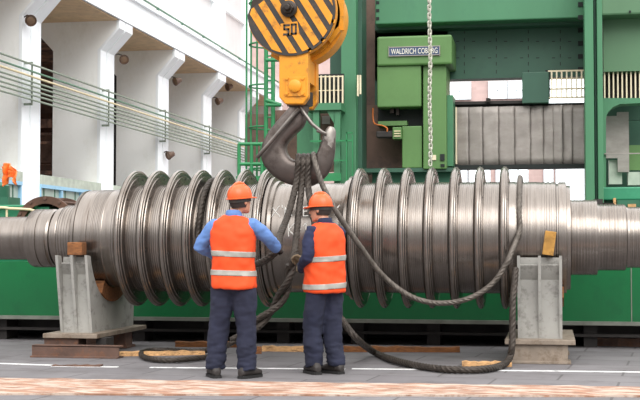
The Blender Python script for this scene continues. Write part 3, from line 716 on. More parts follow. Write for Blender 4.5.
# caged ladder and small platform left of the hook
cg = thing('ladder_tower', 'green steel caged ladder rising behind the hook on the left', 'ladder', (P(260, 200, 19).x, 19.2, 0))
Yl = 19.0
def cbar(m3, x0, y0, x1, y1, Y=Yl, r=.02): m3.tube([P(x0, y0, Y), P(x1, y1, Y)], r, 8)
for x in (266, 273):
    m3 = MB(); q = P(x, 100, Yl); m3.cyl((q.x, Yl, 0), (q.x, Yl, 7), .033, n=8); m3.build('stile', 'cage', cg)
for i in range(15):
    m3 = MB(); y = -18+i*12.3; cbar(m3, 266, y, 273, y, r=.014); m3.build('rung', 'cage', cg)
for i in range(5):
    m3 = MB(); y = 20+42*i-20; q = P(265, y, Yl); w_ = .24
    m3.tube([q+V((-.30*math.sin(R(a))-.02, .3-.3*math.cos(R(a)), 0)) for a in range(0, 181, 15)], .014, 6); m3.build('hoop', 'cage', cg)
m3 = MB()
for x in (246.5, 251, 257): q = P(x, 100, Yl+.15); m3.cyl((q.x, q.y, 1.2), (q.x, q.y, 7), .016, n=6)
m3.build('cage_bar', 'cage', cg)
for (x0, y0, x1, y1) in ((238.5, 144, 268, 144), (238.5, 164, 268, 164), (239, 144, 239, 192), (251.5, 144, 251.5, 192), (262, 144, 262, 192), (266, 60, 280, 60), (266, 100, 281, 105), (266, 105, 281, 105), (273, 16, 281, 20)): m3 = MB(); cbar(m3, x0, y0, x1, y1, Yl-.2, .028); m3.build('rail', 'cage', cg)
m3 = MB(); m3.bx(236, 176, 276, 184, Yl-.2, .6); m3.build('deck', 'cage', cg)
m3 = MB(); m3.bx(245, 114, 276, 166, Yl+.7, .05); m3.bx(274, 110, 298, 175, Yl+.9, .05); m3.build('rear_sheet', 'brownp', cg)

# hanging chain
c0 = P(430, -40, 15.0); cx, cy = c0.x, 17.0
ch = thing('hanging_chain', 'long pale zinc chain hanging in front of the machine head', 'chain', (P(430, 100, 17).x, 17, P(429, 166, 17).z))
LM = MB(); L_, W_, rr = .085, .042, .0115
pth = []
for i in range(20):
    a = 2*PI*i/20; pth.append(V((W_/2*math.cos(a), 0, (L_-W_)/2*(1 if math.sin(a) >= 0 else -1)+W_/2*math.sin(a))))
vs = []; n = 6
for i, p in enumerate(pth):
    t = (pth[(i+1) % 20]-pth[i-1]).normalized(); u = V((0, 1, 0)); w = t.cross(u)
    for j in range(n): a = 2*PI*j/n; vs.append(p+u*math.cos(a)*rr+w*math.sin(a)*rr)
LM.add(vs, [(i*n+j, i*n+(j+1) % n, ((i+1) % 20)*n+(j+1) % n, ((i+1) % 20)*n+j) for i in range(20) for j in range(n)])
lme = LM.mesh('link'); lme.materials.append(M['chain']); lme.polygons.foreach_set('use_smooth', [True]*len(lme.polygons))
z = .04; i = 0
while z < 2.75:
    ob = bpy.data.objects.new('link', lme); C.objects.link(ob); ob.parent = ch; ob.location = (.006*math.sin(i*.3), 0, z); ob.rotation_euler.z = R(35)+(PI/2 if i % 2 else 0); z += L_-2*rr-.006; i += 1

# ================================================================== crane hook block
YH = 13.0
hk = thing('crane_hook_block', 'yellow crane hook block with black stripes and big steel hook', 'crane hook', P(292, 187, YH))
cN = P(289.5, 9.5, YH-.33); S = (P(299.5, 9.5, YH-.33)-P(289.5, 9.5, YH-.33)).length/10     # metres per pixel here
# plate outline
def outline(scale=1., grow=0.):
    out = []
    for a in range(-180, 181, 6):
        rr = 43.5+grow; x = rr*math.cos(R(a))+1.5; z = rr*math.sin(R(a))
        out.append((x, z))
    return out
circ = [(1.5+(44)*math.cos(R(a)), -1.5+44*math.sin(R(a))) for a in range(-176, 30, 5)]
plate_px = circ+[(30, 26), (5, 32), (-18, 17), (-33, 6), (-40, 2)]
def pw(px, Y, grow=1.0, dx=0): return [(cN.x+(x*grow+dx)*S, cN.z+z*grow*S) for x, z in px]
yf = YH-.33
m3 = MB(); m3.prism(pw(plate_px, yf), 'y', yf, yf+.03); cov = m3.build('front_cover', 'black', hk)
# yellow diagonal stripes clipped to the plate
def clip(poly, a, b, c, keep):                            # keep a*x+b*z<=c (or >=)
    out = []; n = len(poly)
    f = lambda p: (a*p[0]+b*p[1]-c)*(1 if keep else -1)
    for i in range(n):
        p, q = poly[i], poly[(i+1) % n]; fp_, fq = f(p), f(q)
        if fp_ <= 0: out.append(p)
        if fp_*fq < 0: t = fp_/(fp_-fq); out.append((p[0]+(q[0]-p[0])*t, p[1]+(q[1]-p[1])*t))
    return out
inner = [(x*.95, z*.95) for x, z in plate_px]
ang = R(-58); nx, nz = -math.sin(ang), math.cos(ang)      # stripes run down to the right
rects = []
d0 = -36.
stripes = []
for k_ in range(8):
    a0 = -35.5+k_*12.2; a1 = a0+6.9
    pl2 = clip(clip(inner, nx, nz, a1, True), nx, nz, a0, False)
    if len(pl2) > 2:
        stripes.append(pl2)
for pl2 in stripes:
    m3 = MB(); m3.prism(pw(pl2, yf), 'y', yf-.006, yf+.002); o = m3.build('yellow_stripe', 'yellow', cov)
# yellow field with the number 50
m3 = MB(); fld = [(-9, -14), (8, -12), (10, -24), (-8, -26)]; m3.prism(pw(fld, yf), 'y', yf-.008, yf+.002); m3.build('number_field', 'yellow', cov)
m3 = MB()
def stroke(px, w=.9):
    for (p, q) in zip(px[:-1], px[1:]):
        x0, x1 = sorted((p[0], q[0])); z0, z1 = sorted((p[1], q[1]))
        m3.box((cN.x+(x0-w)*S, yf-.013, cN.z+(z0-w)*S), (cN.x+(x1+w)*S, yf-.006, cN.z+(z1+w)*S))
stroke([(-.3, -15.5), (-5, -15.5), (-5, -19.5), (-.8, -19.5), (-.8, -24.5), (-5.2, -24.5)]); stroke([(2.5, -15), (6.6, -15), (6.6, -24), (2.5, -24), (2.5, -15)])
m3.build('number', 'black', cov)
# axle nut
m3 = MB(); m3.lathe([(yf-.015, 8.2*S), (yf-.05, 8.2*S), (yf-.055, 7.4*S)], (cN.x, 0, cN.z), 'y', 32); m3.build('axle_flange', 'nut', hk, smooth=True)
m3 = MB(); m3.lathe([(yf-.05, 5.8*S), (yf-.10, 5.8*S), (yf-.105, 5.2*S)], (cN.x, 0, cN.z), 'y', 6); m3.lathe([(yf-.10, 3.2*S), (yf-.15, 3.2*S), (yf-.155, 2.4*S)], (cN.x, 0, cN.z), 'y', 20); m3.build('axle_nut', 'nut', hk, bevel=.004)
# sheaves
for y in (yf+.08, yf+.20, yf+.38, yf+.50):
    m3 = MB(); m3.lathe([(y, .1), (y, 36*S), (y, 41*S), (y+.03, 37*S), (y+.06, 41*S), (y+.06, .1)], (cN.x, 0, cN.z), 'y', 48); m3.build('sheave', 'sheave', hk, smooth=True)
# housing band and rear cover
band = circ[2:-1]
m3 = MB(); o_, i_ = pw([(x*1.02, z*1.02) for x, z in band], yf), pw([(x*.96, z*.96) for x, z in band], yf); m3.prism(o_+i_[::-1], 'y', yf+.028, yf+.10); m3.build('front_rim', 'yellow', hk, smooth=True)
m3 = MB(); m3.prism(pw([(x*1.0, z*1.0) for x, z in band], yf)+pw([(20, 30), (-30, 14)], yf), 'y', yf+.30, yf+.33); m3.build('middle_plate', 'yellow', hk)
band2 = band[8:]
m3 = MB(); o_, i_ = pw([(x*1.08, z*1.08) for x, z in band2], yf), pw([(x*.98, z*.98) for x, z in band2], yf); m3.prism(o_+i_[::-1], 'y', yf+.34, yf+.62); m3.build('rear_rim', 'yellow', hk, smooth=True)
m3 = MB(); m3.prism(pw([(x*1.0, z*1.0) for x, z in circ], yf)+pw([(30, 26), (5, 32), (-18, 17), (-33, 6), (-40, 2)], yf), 'y', yf+.62, yf+.65); m3.build('rear_cover', 'yellow', hk)
m3 = MB(); m3.prism(pw([(40, -17), (49, -17), (49, 60), (40, 60)], yf), 'y', yf+.30, yf+.36); m3.prism(pw([(33, -25), (44, -14), (47, -17), (36, -30)], yf), 'y', yf+.26, yf+.36); m3.build('side_strap', 'yellow', hk)
for (x, z) in ((43.5, -13), (33, -31), (20, -40)): m3 = MB(); m3.lathe([(yf+.02, 2.2*S), (yf-.0, 2.2*S)], (cN.x+x*S, 0, cN.z+z*S), 'y', 6); m3.build('cover_bolt', 'yellow', hk)
# yoke
def pyk(x, y): q = P(x, y, yf+.02); return (q.x, q.z)
yp = [pyk(279, 50), pyk(308, 50), pyk(308, 97), pyk(303, 104), pyk(285, 104), pyk(279, 97)]
m3 = MB(); m3.prism(yp, 'y', yf+.02, yf+.14); m3.build('yoke_plate', 'yellow', hk, bevel=.012)
m3 = MB(); m3.prism(yp, 'y', yf+.52, yf+.64); m3.build('yoke_plate', 'yellow', hk, bevel=.012)
m3 = MB(); m3.prism([pyk(283, 52), pyk(306, 52), pyk(306, 80), pyk(283, 80)], 'y', yf+.14, yf+.52); m3.build('trunnion_frame', 'yellow', hk)
pc = P(295, 86, yf)
m3 = MB(); q1, q2 = P(285.5, 77, yf), P(305.5, 96, yf); m3.box((q1.x, yf+.005, q1.z), (q2.x, yf+.022, q2.z)); m3.build('pin_plate', 'yellow', hk, bevel=.004)
m3 = MB(); m3.lathe([(yf+.02, 6.2*S), (yf-.02, 6.2*S), (yf-.026, 5.4*S)], (pc.x, 0, pc.z), 'y', 28); m3.build('pin', 'yellow', hk, smooth=True)
for (x, y) in ((287, 78), (302.5, 78), (286.5, 93), (302.5, 93)): q = P(x, y, yf); m3 = MB(); m3.lathe([(yf+.01, 2.0*S), (yf-.012, 2.0*S)], (q.x, 0, q.z), 'y', 6); m3.build('pin_bolt', 'yellow', hk)
m3 = MB(); q = P(298, 95, YH); m3.lathe([(q.z-.12, .14), (q.z+.02, .14), (q.z+.03, .10)], (P(300, 95, YH).x, YH, 0), 'z', 8); m3.build('hook_nut', 'nut', hk)
# hook body
pairs = [((308, 92), (292, 92)), ((309, 101), (291, 101)), ((309, 107), (289, 108)), ((304.5, 125), (279, 119)), ((294, 136), (268, 133)), ((287.5, 144), (262, 146)), ((287.5, 152), (261.5, 159)), ((292, 158.5), (267.5, 170)), ((299, 161), (279, 180)), ((304.5, 161), (295, 186)), ((310.5, 159), (311, 186.5)), ((316, 154.5), (324, 179)), ((319.5, 148), (331.5, 167.5)), ((322, 140.5), (334.8, 154)), ((325, 132.5), (335.5, 139)), ((327.5, 128), (335.8, 131.5)), ((330, 126.2), (334, 127.5))]
ins_ = spline([V((a[0], a[1], 0)) for a, b in pairs], 2.5); ous = spline([V((b[0], b[1], 0)) for a, b in pairs], 2.5)
def resamp(pts, n):
    d = [0]
    for p, q in zip(pts[:-1], pts[1:]): d.append(d[-1]+(q-p).length)
    return d
def csp(idx, per=5):
    out = []
    for i in range(len(pairs)-1):
        q = [V(pairs[max(0, min(len(pairs)-1, i+k_))][idx]) for k_ in (-1, 0, 1, 2)]; a, b, c, d = q
        for k_ in range(per): t = k_/per; out.append(.5*((2*b)+(c-a)*t+(2*a-5*b+4*c-d)*t*t+(3*b-a-3*c+d)*t**3))
    out.append(V(pairs[-1][idx])); return out
ci, co_ = csp(0), csp(1); rings = []
for i, (a, b) in enumerate(zip(ci, co_)):
    pa, pb = P(a[0], a[1], YH), P(b[0], b[1], YH); c = (pa+pb)/2; h = (pa-pb)/2; w = h.length; t = i/len(ci)
    th = min(.125, .075+.5*max(0, w-.10)) if t < .85 else .075*(1-(t-.85)/.15*.45)
    rg_ = []
    for j in range(20):
        a_ = 2*PI*j/20; cs, sn = math.cos(a_), math.sin(a_)
        e = .75; sx = math.copysign(abs(cs)**e, cs); sy = math.copysign(abs(sn)**e, sn)
        tp = 1+.18*cs                               # thicker on the inner (saddle) side
        rg_.append(c+h*sx+V((0, 1, 0))*th*sy*tp)
    rings.append(rg_)
m3 = MB(); m3.loft(rings); n_t = len(m3.f)
k0 = int(.83*len(ci))*20
for fi, f in enumerate(m3.f):
    if min(f) >= k0+20*int(2.2*math.sin((min(f) % 20)*1.3)+1.5*math.sin((min(f) % 20)*.7)): m3.mi[fi] = 1
hb = m3.build('hook', ['hook', 'hooktip'], hk, smooth=True)
m3 = MB(); m3.tube(spline([P(299, 109, YH-.12), P(290, 119, YH-.15), P(274, 138, YH-.16), P(262, 152, YH-.14), P(257.5, 157, YH-.10)], .05), .022, 10); m3.build('tie_rod', 'rod', hk, smooth=True)
m3 = MB()
for dy in (-.11, .05): m3.tube([P(300, 108, YH+dy), P(312, 124, YH+dy), P(323, 133, YH+dy*.8)], .02, 10)
m3.tube([P(317, 130.5, YH-.1), P(325, 133.5, YH-.1), P(325.5, 133, YH+.06)], .018, 8)
m3.build('safety_latch', 'rod', hk, smooth=True)
# hoist ropes above the block (run up out of the frame)
for k_, (dx, y) in enumerate(((-38, yf+.11), (-38, yf+.41), (38.5, yf+.11), (38.5, yf+.41))):
    m3 = MB(); x = cN.x+dx*S; m3.cyl((x, y, cN.z), (x, y, cN.z+3.), .016, n=8); m3.build('hoist_rope', 'rope', hk)

# ================================================================== sling ropes
def rope(pts, r, label, m='rope', lobes=4, pitch=.22, extra=None, tail=None, tr=.03):
    m3 = MB(); sp = spline(pts, .022)
    if tail: m3.tube(spline(tail, .022), tr, 12, lobes, pitch, .22)
    if extra:
        for ph in range(extra):
            u = []
            for i, p in enumerate(sp):
                t = (sp[min(i+1, len(sp)-1)]-sp[max(i-1, 0)]).normalized(); a = t.cross(V((0, 1, 0))).normalized(); b = t.cross(a)
                an = 2*PI*ph/extra+i*.022*2*PI/.65; u.append(p+(a*math.cos(an)+b*math.sin(an))*r*.95)
            m3.tube(u, r, 10, lobes, pitch, .22)
    else: m3.tube(sp, r, 12, lobes, pitch, .22)
    return tag(m3.build('wire_rope', m, smooth=False), label, 'rope', 'wire rope slings')
def cylp(X, a, r): return V((X, AY-r*math.cos(R(a)), AZ+r*math.sin(R(a))))
yh = YH-.155
Rr = .037
# over the hook saddle: start behind, cross the inner edge, come down the front
def saddle(xi): return [P(xi+1, 176, YH+.17), P(xi, 164, YH+.17), P(xi-.2, 157.3, YH+.08), P(xi-.3, 156.8, YH-.07), P(xi-.6, 162, YH-.17)]
LH = P(277, 250, 11.72)           # left worker's right hand grips here
rope(saddle(299)+[P(296.5, 182, YH-.18), P(289, 212, YH-.42), P(280, 236, 12.05), LH, P(262, 262, 11.9), P(240, 266, 12.4), P(222, 256, 12.95), P(212, 246, 13.12)]+[cylp(-3.81, a, B+.045) for a in (0, 22, 45, 68, 90, 112, 130)], Rr,
     'wire rope from the hook past the left worker and over the left flanges')
rope(saddle(304)+[P(302, 184, YH-.18), P(298.5, 215, YH-.35), P(296, 240, 12.45), P(293.5, 258, 12.28), P(291, 268, 12.3)], Rr, 'wire rope hanging from the hook down to the right worker\'s hands')
rope([P(292, 265, 12.3), P(291, 270, 12.3), P(286, 288, 12.3), P(274, 308, 12.3), P(258, 323, 12.25), P(244, 334, 12.2), P(234, 342, 12.2)], .035,
     'thick twisted rope sagging from the ropes down behind the left worker to a floor loop', extra=2, tail=[P(240, 337, 12.2), P(228, 345, 12.3), PF(212, 350, .06), PF(190, 351, .04), PF(165, 350, .035), PF(148, 350.5, .035), PF(141, 353.5, .035), PF(147, 358, .035), PF(168, 360.3, .035), PF(196, 358.5, .035), PF(222, 355, .035)])
rope(saddle(308.5)+[P(308, 184, YH-.18), P(311, 205, YH-.3), P(315, 225, YH-.45), P(319, 250, 12.5), P(324, 280, 12.5), P(333, 305, 12.45), P(345, 324, 12.4), P(358, 340, 12.35), PF(374, 352, .05), PF(392, 359.5, .045), PF(420, 366, .04), PF(450, 369.5, .04), PF(480, 369.5, .04), PF(500, 366, .04), P(509, 359, 12.92), P(512, 346, 12.95), P(512.5, 320, 13.0), P(513, 300, 13.05), P(514.5, 284, 13.1), P(515.5, 268, 13.16)], Rr,
     'wire rope trailing behind the right worker along the floor to the right stand')
rope([P(315, 176, YH+.18), P(314, 164, YH+.18), P(313.8, 155.5, YH+.08), P(313.6, 155, YH-.09), P(315, 163, YH-.18), P(322, 184, YH-.2), P(333, 206, YH-.2), P(345, 225, YH-.15), P(360, 246, YH-.08), P(376, 268, YH+.0), P(392, 284, YH+.06), P(410, 296, YH+.08), P(428, 302, YH+.1), P(446, 303, YH+.1), P(464, 300, YH+.1), P(480, 293, YH+.11), P(494, 282, YH+.12), P(504, 268, YH+.13), P(510, 256, YH+.15)]+[cylp(-.315, a, B+.045) for a in (5, 22, 45, 68, 90, 112, 130)], .031,
     'wire rope looping in front of the right flanges and over the rotor', 'ropel')
rope([P(319.5, 187, YH-.02), P(319, 178, YH+.15), P(317, 162, YH+.16)]+[P(315.5, 157, YH+.05), P(317, 165, YH-.17), P(318.5, 184, YH-.16), P(318, 206, YH-.3), P(318, 240, 12.5), P(318, 262, 12.45)], .026, 'short rope end hanging behind the right worker\'s helmet', 'rope') if False else None

# ================================================================== people
def fold(scale, amp, zs=.5, seed=0.):
    return lambda p: amp*(noise.noise(V((p.x*scale, p.y*scale, p.z*scale*zs+seed)))+.5*noise.noise(V((p.x*scale*2.1, p.y*scale*2.1, p.z*scale*zs*2.6+seed))))
def ring(z, rx, ry, cx=0, cy=0, n=28, e=.85, tilt=0):
    out = []
    for j in range(n):
        a = 2*PI*j/n; c, s = math.cos(a), math.sin(a)
        x = cx+rx*math.copysign(abs(c)**e, c); y = cy+ry*math.copysign(abs(s)**e, s); out.append(V((x, y, z+tilt*(x-cx))))
    return out
def hand(mb, wrist, d, nrm, side, r=1.0, curl=1.0):
    """palm and five fingers closing towards nrm; d = direction of the hand, side = thumb direction"""
    d = d.normalized(); nrm = (nrm-d*nrm.dot(d)).normalized(); sd = d.cross(nrm).normalized()
    if sd.dot(side) < 0: sd = -sd
    rg_ = []
    for t, w, h in ((-.02, .027, .021), (.02, .034, .02), (.06, .042, .019), (.088, .041, .016)):
        c = wrist+d*t
        rg_.append([c+sd*w*math.cos(2*PI*j/14)*r+nrm*h*math.sin(2*PI*j/14)*r for j in range(14)])
    mb.loft(rg_)
    for k_, (off, ln, rad) in enumerate(((.031, .072, .0098), (.0105, .080, .0102), (-.0105, .075, .0098), (-.031, .060, .0088))):
        p = wrist+d*.07+sd*off; pts = [p]; a = R(18)*curl; q = wrist+d*.09+sd*off*1.06; pts.append(q)
        for seg, da in ((.46, 40), (.31, 55), (.23, 45)):
            a += R(da)*curl; q = q+(d*math.cos(a)+nrm*math.sin(a))*ln*seg; pts.append(q)
        mb.tube(pts, [rad, rad, rad*.98, rad*.92, rad*.75], 8)
    p = wrist+d*.018+sd*.024; q1 = p+(sd*.8+d*.6+nrm*.35).normalized()*.042; q2 = q1+(d*.7+nrm*.8+sd*.1).normalized()*.034; q3 = q2+(nrm*.9+d*.3-sd*.45).normalized()*.026
    mb.tube([p, q1, q2, q3], [.0145, .013, .0115, .009], 8)
def person(name_label, loc, rotz, H, arms, head_yaw, head_pitch, shirt, trousers, glove, legs, stripes, hem, lean=0., seed=0., vw=1.0, hoff=(0, 0), vd=1.0):
    s = H/1.75
    root = thing('person', name_label, 'person', loc); root.rotation_euler.z = rotz
    hj = V((hoff[0], .012+hoff[1], 1.655))*s
    hm = Matrix.Rotation(head_yaw, 3, 'Z') @ Matrix.Rotation(head_pitch, 3, 'X')
    hd = lambda x, y, z: hj+hm @ (V((x, y, z))*s*1.06)
    sc = lambda rs: [ring(z*s, rx*s, ry*s, 0, cy*s) for z, rx, ry, cy in rs]
    # --- body (one continuous surface)
    b = MB()
    b.loft(sc([(.80, .12, .09, 0), (.88, .155, .105, 0), (.96, .165, .112, 0), (1.08, .142, .098, 0), (1.22, .158, .105, 0), (1.36, .17, .105, 0), (1.44, .155, .085, -.005), (1.49, .09, .07, -.008), (1.53, .06, .06, 0)]))
    b.tube([V((0, -.008, 1.44))*s, V((0, 0, 1.53))*s, hd(0, .0, -.05)], [.07*s, .060*s, .056*s], 16)
    hr = []
    for z, rx, ry, cy in ((-.118, .022, .022, .062), (-.105, .045, .05, .04), (-.08, .058, .072, .02), (-.045, .066, .086, .008), (0., .073, .094, 0), (.04, .076, .097, -.002), (.075, .068, .086, -.006), (.098, .045, .058, -.008), (.108, .015, .02, -.008)):
        hr.append([hd(rx*math.cos(2*PI*j/24), cy+ry*math.sin(2*PI*j/24), z) for j in range(24)])
    b.loft(hr)
    b.tube([hd(0, .090, .012), hd(0, .103, -.012), hd(0, .113, -.032), hd(0, .098, -.04)], [.008*s, .010*s, .015*s, .010*s], 10)      # nose
    for sx in (-1, 1): b.ell(hd(sx*.078, -.008, -.012), (.010*s, .020*s, .032*s), 12, (0, 0, head_yaw))
    b.tube([hd(-.022, .093, -.066), hd(0, .101, -.064), hd(.022, .093, -.066)], .007*s, 8)                                      # lips
    b.tube([hd(-.045, .083, .022), hd(-.02, .096, .024)], .008*s, 8); b.tube([hd(.045, .083, .022), hd(.02, .096, .024)], .008*s, 8)  # brows
    for sx, (el, wr, hdir, hn, th) in zip((-1, 1), arms):
        sh = V((sx*.175, -.01, 1.425))*s
        b.tube([V((sx*.09, -.01, 1.40))*s, sh, sh.lerp(V(el), .5), V(el), V(el).lerp(V(wr), .4), V(wr)], [.07*s, .062*s, .052*s, .042*s, .043*s, .03*s], 14)
        hand(b, V(wr), V(hdir), V(hn), V(th))
    for sx, (kn, an, to) in zip((-1, 1), legs):
        b.tube([V((sx*.085, 0, .90))*s, V((sx*.095, .0, .78))*s, V(kn), V(kn).lerp(V(an), .35), V(an)], [.09*s, .085*s, .055*s, .055*s, .038*s], 14)
        f = V((math.sin(to), math.cos(to), 0)); b.tube([V(an)-f*.03+V((0, 0, -.02)), V(an)+f*.06+V((0, 0, -.045)), V(an)+f*.15+V((0, 0, -.055))], [.036, .034, .024], 10)
    put('body', remesh(b, 'body', .0065, 4), 'skin', root)
    for sx in (-1, 1):
        e = MB(); e.ell(hd(sx*.032, .083, .003), (.012*s, .008*s, .007*s), 12, (0, 0, head_yaw)); o = e.build('eye', 'eye', off=(0, 0, 0)); o.parent = root
    # --- hair: nape and sides below the helmet
    hh = []
    for z, k_ in ((-.06, .9), (-.03, 1.05), (.0, 1.08), (.05, 1.06)):
        hh.append([hd(.074*k_*math.cos(R(a)), -.004+.096*k_*math.sin(R(a)), z) for a in range(172, 369, 8)]+[hd(.06*k_*math.cos(R(a)), -.004+.08*k_*math.sin(R(a)), z) for a in range(368, 171, -8)])
    e = MB(); e.loft(hh); o = e.build('hair', 'hair', off=(0, 0, 0), smooth=True); o.parent = root
    # --- jacket / shirt
    j = MB()
    j.loft(sc([(.90, .175, .125, 0), (1.0, .175, .125, 0), (1.1, .165, .12, 0), (1.24, .175, .123, 0), (1.37, .188, .12, 0), (1.44, .178, .10, -.005), (1.49, .115, .085, -.008), (1.525, .075, .075, -.004)]))
    for sx, (el, wr, hdir, hn, th) in zip((-1, 1), arms):
        sh = V((sx*.18, -.01, 1.42))*s; el = V(el); wr = V(wr)
        j.tube([V((sx*.08, -.01, 1.40))*s, sh, sh.lerp(el, .35), sh.lerp(el, .75), el, el.lerp(wr, .3), el.lerp(wr, .7), wr-(wr-el).normalized()*.01], [.075*s, .076*s, .074*s, .067*s, .062*s, .064*s, .056*s, .05*s], 16)
    put('shirt' if shirt == 'blue' else 'jacket', remesh(j, 'shirt', .012, 4, fold(9, .012, 1.6, seed)), shirt, root)
    cl = MB(); rings = []
    for z, rr in ((1.50, .078), (1.515, .081), (1.555, .072), (1.56, .066), (1.52, .066)):
        rings.append([V((rr*s*math.cos(2*PI*q/24), -.004*s+rr*.98*s*math.sin(2*PI*q/24), (z-.03*math.sin(2*PI*q/24)*(1 if math.sin(2*PI*q/24) > 0 else .25))*s)) for q in range(24)])
    cl.loft(rings); o = cl.build('collar', shirt, off=(0, 0, 0), smooth=True); o.parent = root
    # --- trousers
    t = MB(); t.loft(sc([(.80, .15, .10, 0), (.86, .18, .125, 0), (.95, .182, .13, 0), (1.03, .172, .122, 0)]))
    for sx, (kn, an, to) in zip((-1, 1), legs):
        kn, an = V(kn), V(an); hp = V((sx*.092, 0, .90))*s
        t.tube([hp, hp.lerp(kn, .25), hp.lerp(kn, .6), kn, kn.lerp(an, .35), kn.lerp(an, .7), an+V((0, -.005, -.01))], [.105*s, .116*s, .108*s, .098*s, .097*s, .092*s, .088*s], 18)
    tf = fold(8, .016, .8, seed+3); tf2 = fold(10, .012, 3.2, seed+8)
    put('trousers', remesh(t, 'trousers', .012, 4, lambda p: tf(p)+(tf2(p) if p.z < .32*s else .3*tf2(p))), trousers, root)
    # --- boots
    for sx, (kn, an, to) in zip((-1, 1), legs):
        f = V((math.sin(to), math.cos(to), 0)); w = V((f.y, -f.x, 0)); a = V((an[0], an[1], 0)); bt = MB()
        sec = [(-.10, .028, .055), (-.085, .04, .085), (-.03, .046, .10), (.04, .047, .095), (.10, .053, .075), (.15, .05, .062), (.185, .036, .05), (.198, .018, .035)]
        bt.loft([[a+f*tt+w*ww*math.copysign(abs(math.cos(2*PI*q/16))**.8, math.cos(2*PI*q/16))+V((0, 0, .018+hh_/2+hh_/2*math.copysign(abs(math.sin(2*PI*q/16))**.8, math.sin(2*PI*q/16)))) for q in range(16)] for tt, ww, hh_ in sec])
        bt.tube([a-f*.03+V((0, 0, .05)), a-f*.025+V((0, 0, .15))], [.05, .052], 14)
        bo = put('boot', remesh(bt, 'boot', .008, 3), 'boot', root)
        so = MB(); so.prism([((a+f*tt+w*ww)[0], (a+f*tt+w*ww)[1]) for tt, ww in [(x_, w_*1.08) for x_, w_, _ in sec]+[(x_, -w_*1.08) for x_, w_, _ in sec[::-1]]], 'z', 0, .026)
        o = so.build('sole', 'sole', off=(0, 0, 0)); o.parent = bo
    # --- gloves: same hand poses, slightly fuller
    for sx, (el, wr, hdir, hn, th) in zip((-1, 1), arms):
        gl = MB(); hand(gl, V(wr), V(hdir), V(hn), V(th), 1.12); el = V(el); wr = V(wr); gl.tube([wr-(wr-el).normalized()*.03, wr+V(hdir).normalized()*.02], [.038, .036], 14)
        put('glove', remesh(gl, 'glove', .0055, 2, lambda p: .0025), glove, root)
    # --- vest
    v = MB(); h = hem/s
    vr = [(h, .205, .155, 0), (h+.02, .212, .162, 0), (h+.15, .206, .155, 0), (1.12, .203, .150, 0), (1.24, .210, .152, 0), (1.34, .213, .146, -.002), (1.41, .207, .128, -.006), (1.455, .185, .108, -.008), (1.49, .135, .095, -.010), (1.515, .092, .084, -.010)]
    v.loft([ring(z*s, rx*s*vw, ry*s*vw*vd, 0, cy*s) for z, rx, ry, cy in vr])
    vm = remesh(v, 'vest', .012, 4, fold(7, .016, .9, seed+5))
    vo = put('safety_vest', vm, 'orange', root)
    for (z0, z1, tl) in stripes:
        bm = bmesh.new(); bm.from_mesh(vm)
        for (z, sg) in ((z0, -1), (z1, 1)):
            geo = bm.verts[:]+bm.edges[:]+bm.faces[:]
            bmesh.ops.bisect_plane(bm, geom=geo, plane_co=(0, 0, z), plane_no=(tl*sg*-1, 0, sg), clear_outer=True)
        bmesh.ops.delete(bm, geom=[f for f in bm.faces if abs(f.normal.z) > .9], context='FACES')
        bm.normal_update()
        for q in bm.verts: q.co += q.normal*.006
        me = bpy.data.meshes.new('stripe'); bm.to_mesh(me); bm.free(); me.polygons.foreach_set('use_smooth', [True]*len(me.polygons))
        o = put('reflective_stripe', me, 'stripe', vo); md = o.modifiers.new('s', 'SOLIDIFY'); md.thickness = .006; md.offset = -1
    # --- helmet
    hl = MB(); rings = []
    for z, rx, ry in ((.020, .100, .118), (.03, .1005, .1185), (.06, .099, .117), (.09, .092, .109), (.118, .076, .092), (.138, .052, .065), (.148, .025, .032), (.150, .004, .005)):
        rings.append([hd(rx*math.cos(2*PI*q/36), -.004+ry*math.sin(2*PI*q/36), z) for q in range(36)])
    hl.loft(rings)
    hl.tube([hd(0, -.10, .075), hd(0, -.085, .115), hd(0, -.045, .146), hd(0, 0, .156), hd(0, .045, .147), hd(0, .085, .116)], [.010*s, .016*s, .017*s, .017*s, .016*s, .010*s], 10)
    ho = hl.build('helmet', 'helmet', off=(0, 0, 0), smooth=True); ho.parent = root
    br = MB(); to_, bo_ = [], []
    for q in range(36):
        a = 2*PI*q/36; ex = .012+.046*max(0, math.sin(a))**1.6
        to_.append((a, ex))
    up = [hd((.100+ex)*math.cos(a), -.004+(.118+ex)*math.sin(a), .026-.22*max(0, ex-.012)) for a, ex in to_]
    upi = [hd(.096*math.cos(a), -.004+.114*math.sin(a), .03) for a, ex in to_]
    lo = [hd((.100+ex)*math.cos(a), -.004+(.118+ex)*math.sin(a), .019-.22*max(0, ex-.012)) for a, ex in to_]
    loi = [hd(.094*math.cos(a), -.004+.112*math.sin(a), .021) for a, ex in to_]
    br.loft([loi, lo, up, upi]); o = br.build('brim', 'helmet', off=(0, 0, 0), smooth=True); o.parent = ho
    hb_ = MB(); hb_.loft([[hd(k_*.084*math.cos(2*PI*q/28), -.004+k_*.105*math.sin(2*PI*q/28), z) for q in range(28)] for z, k_ in ((-.012, .98), (-.012, 1.06), (.025, 1.06), (.025, .98))]); o = hb_.build('headband', 'black', off=(0, 0, 0), smooth=True); o.parent = ho
    return root
zl = 11.29
PLX = P(233.5, 378, zl).x
def LP(x, y, Y, ox, oy, rz): return Matrix.Rotation(-rz, 3, 'Z') @ (P(x, y, Y)-V((ox, oy, 0)))
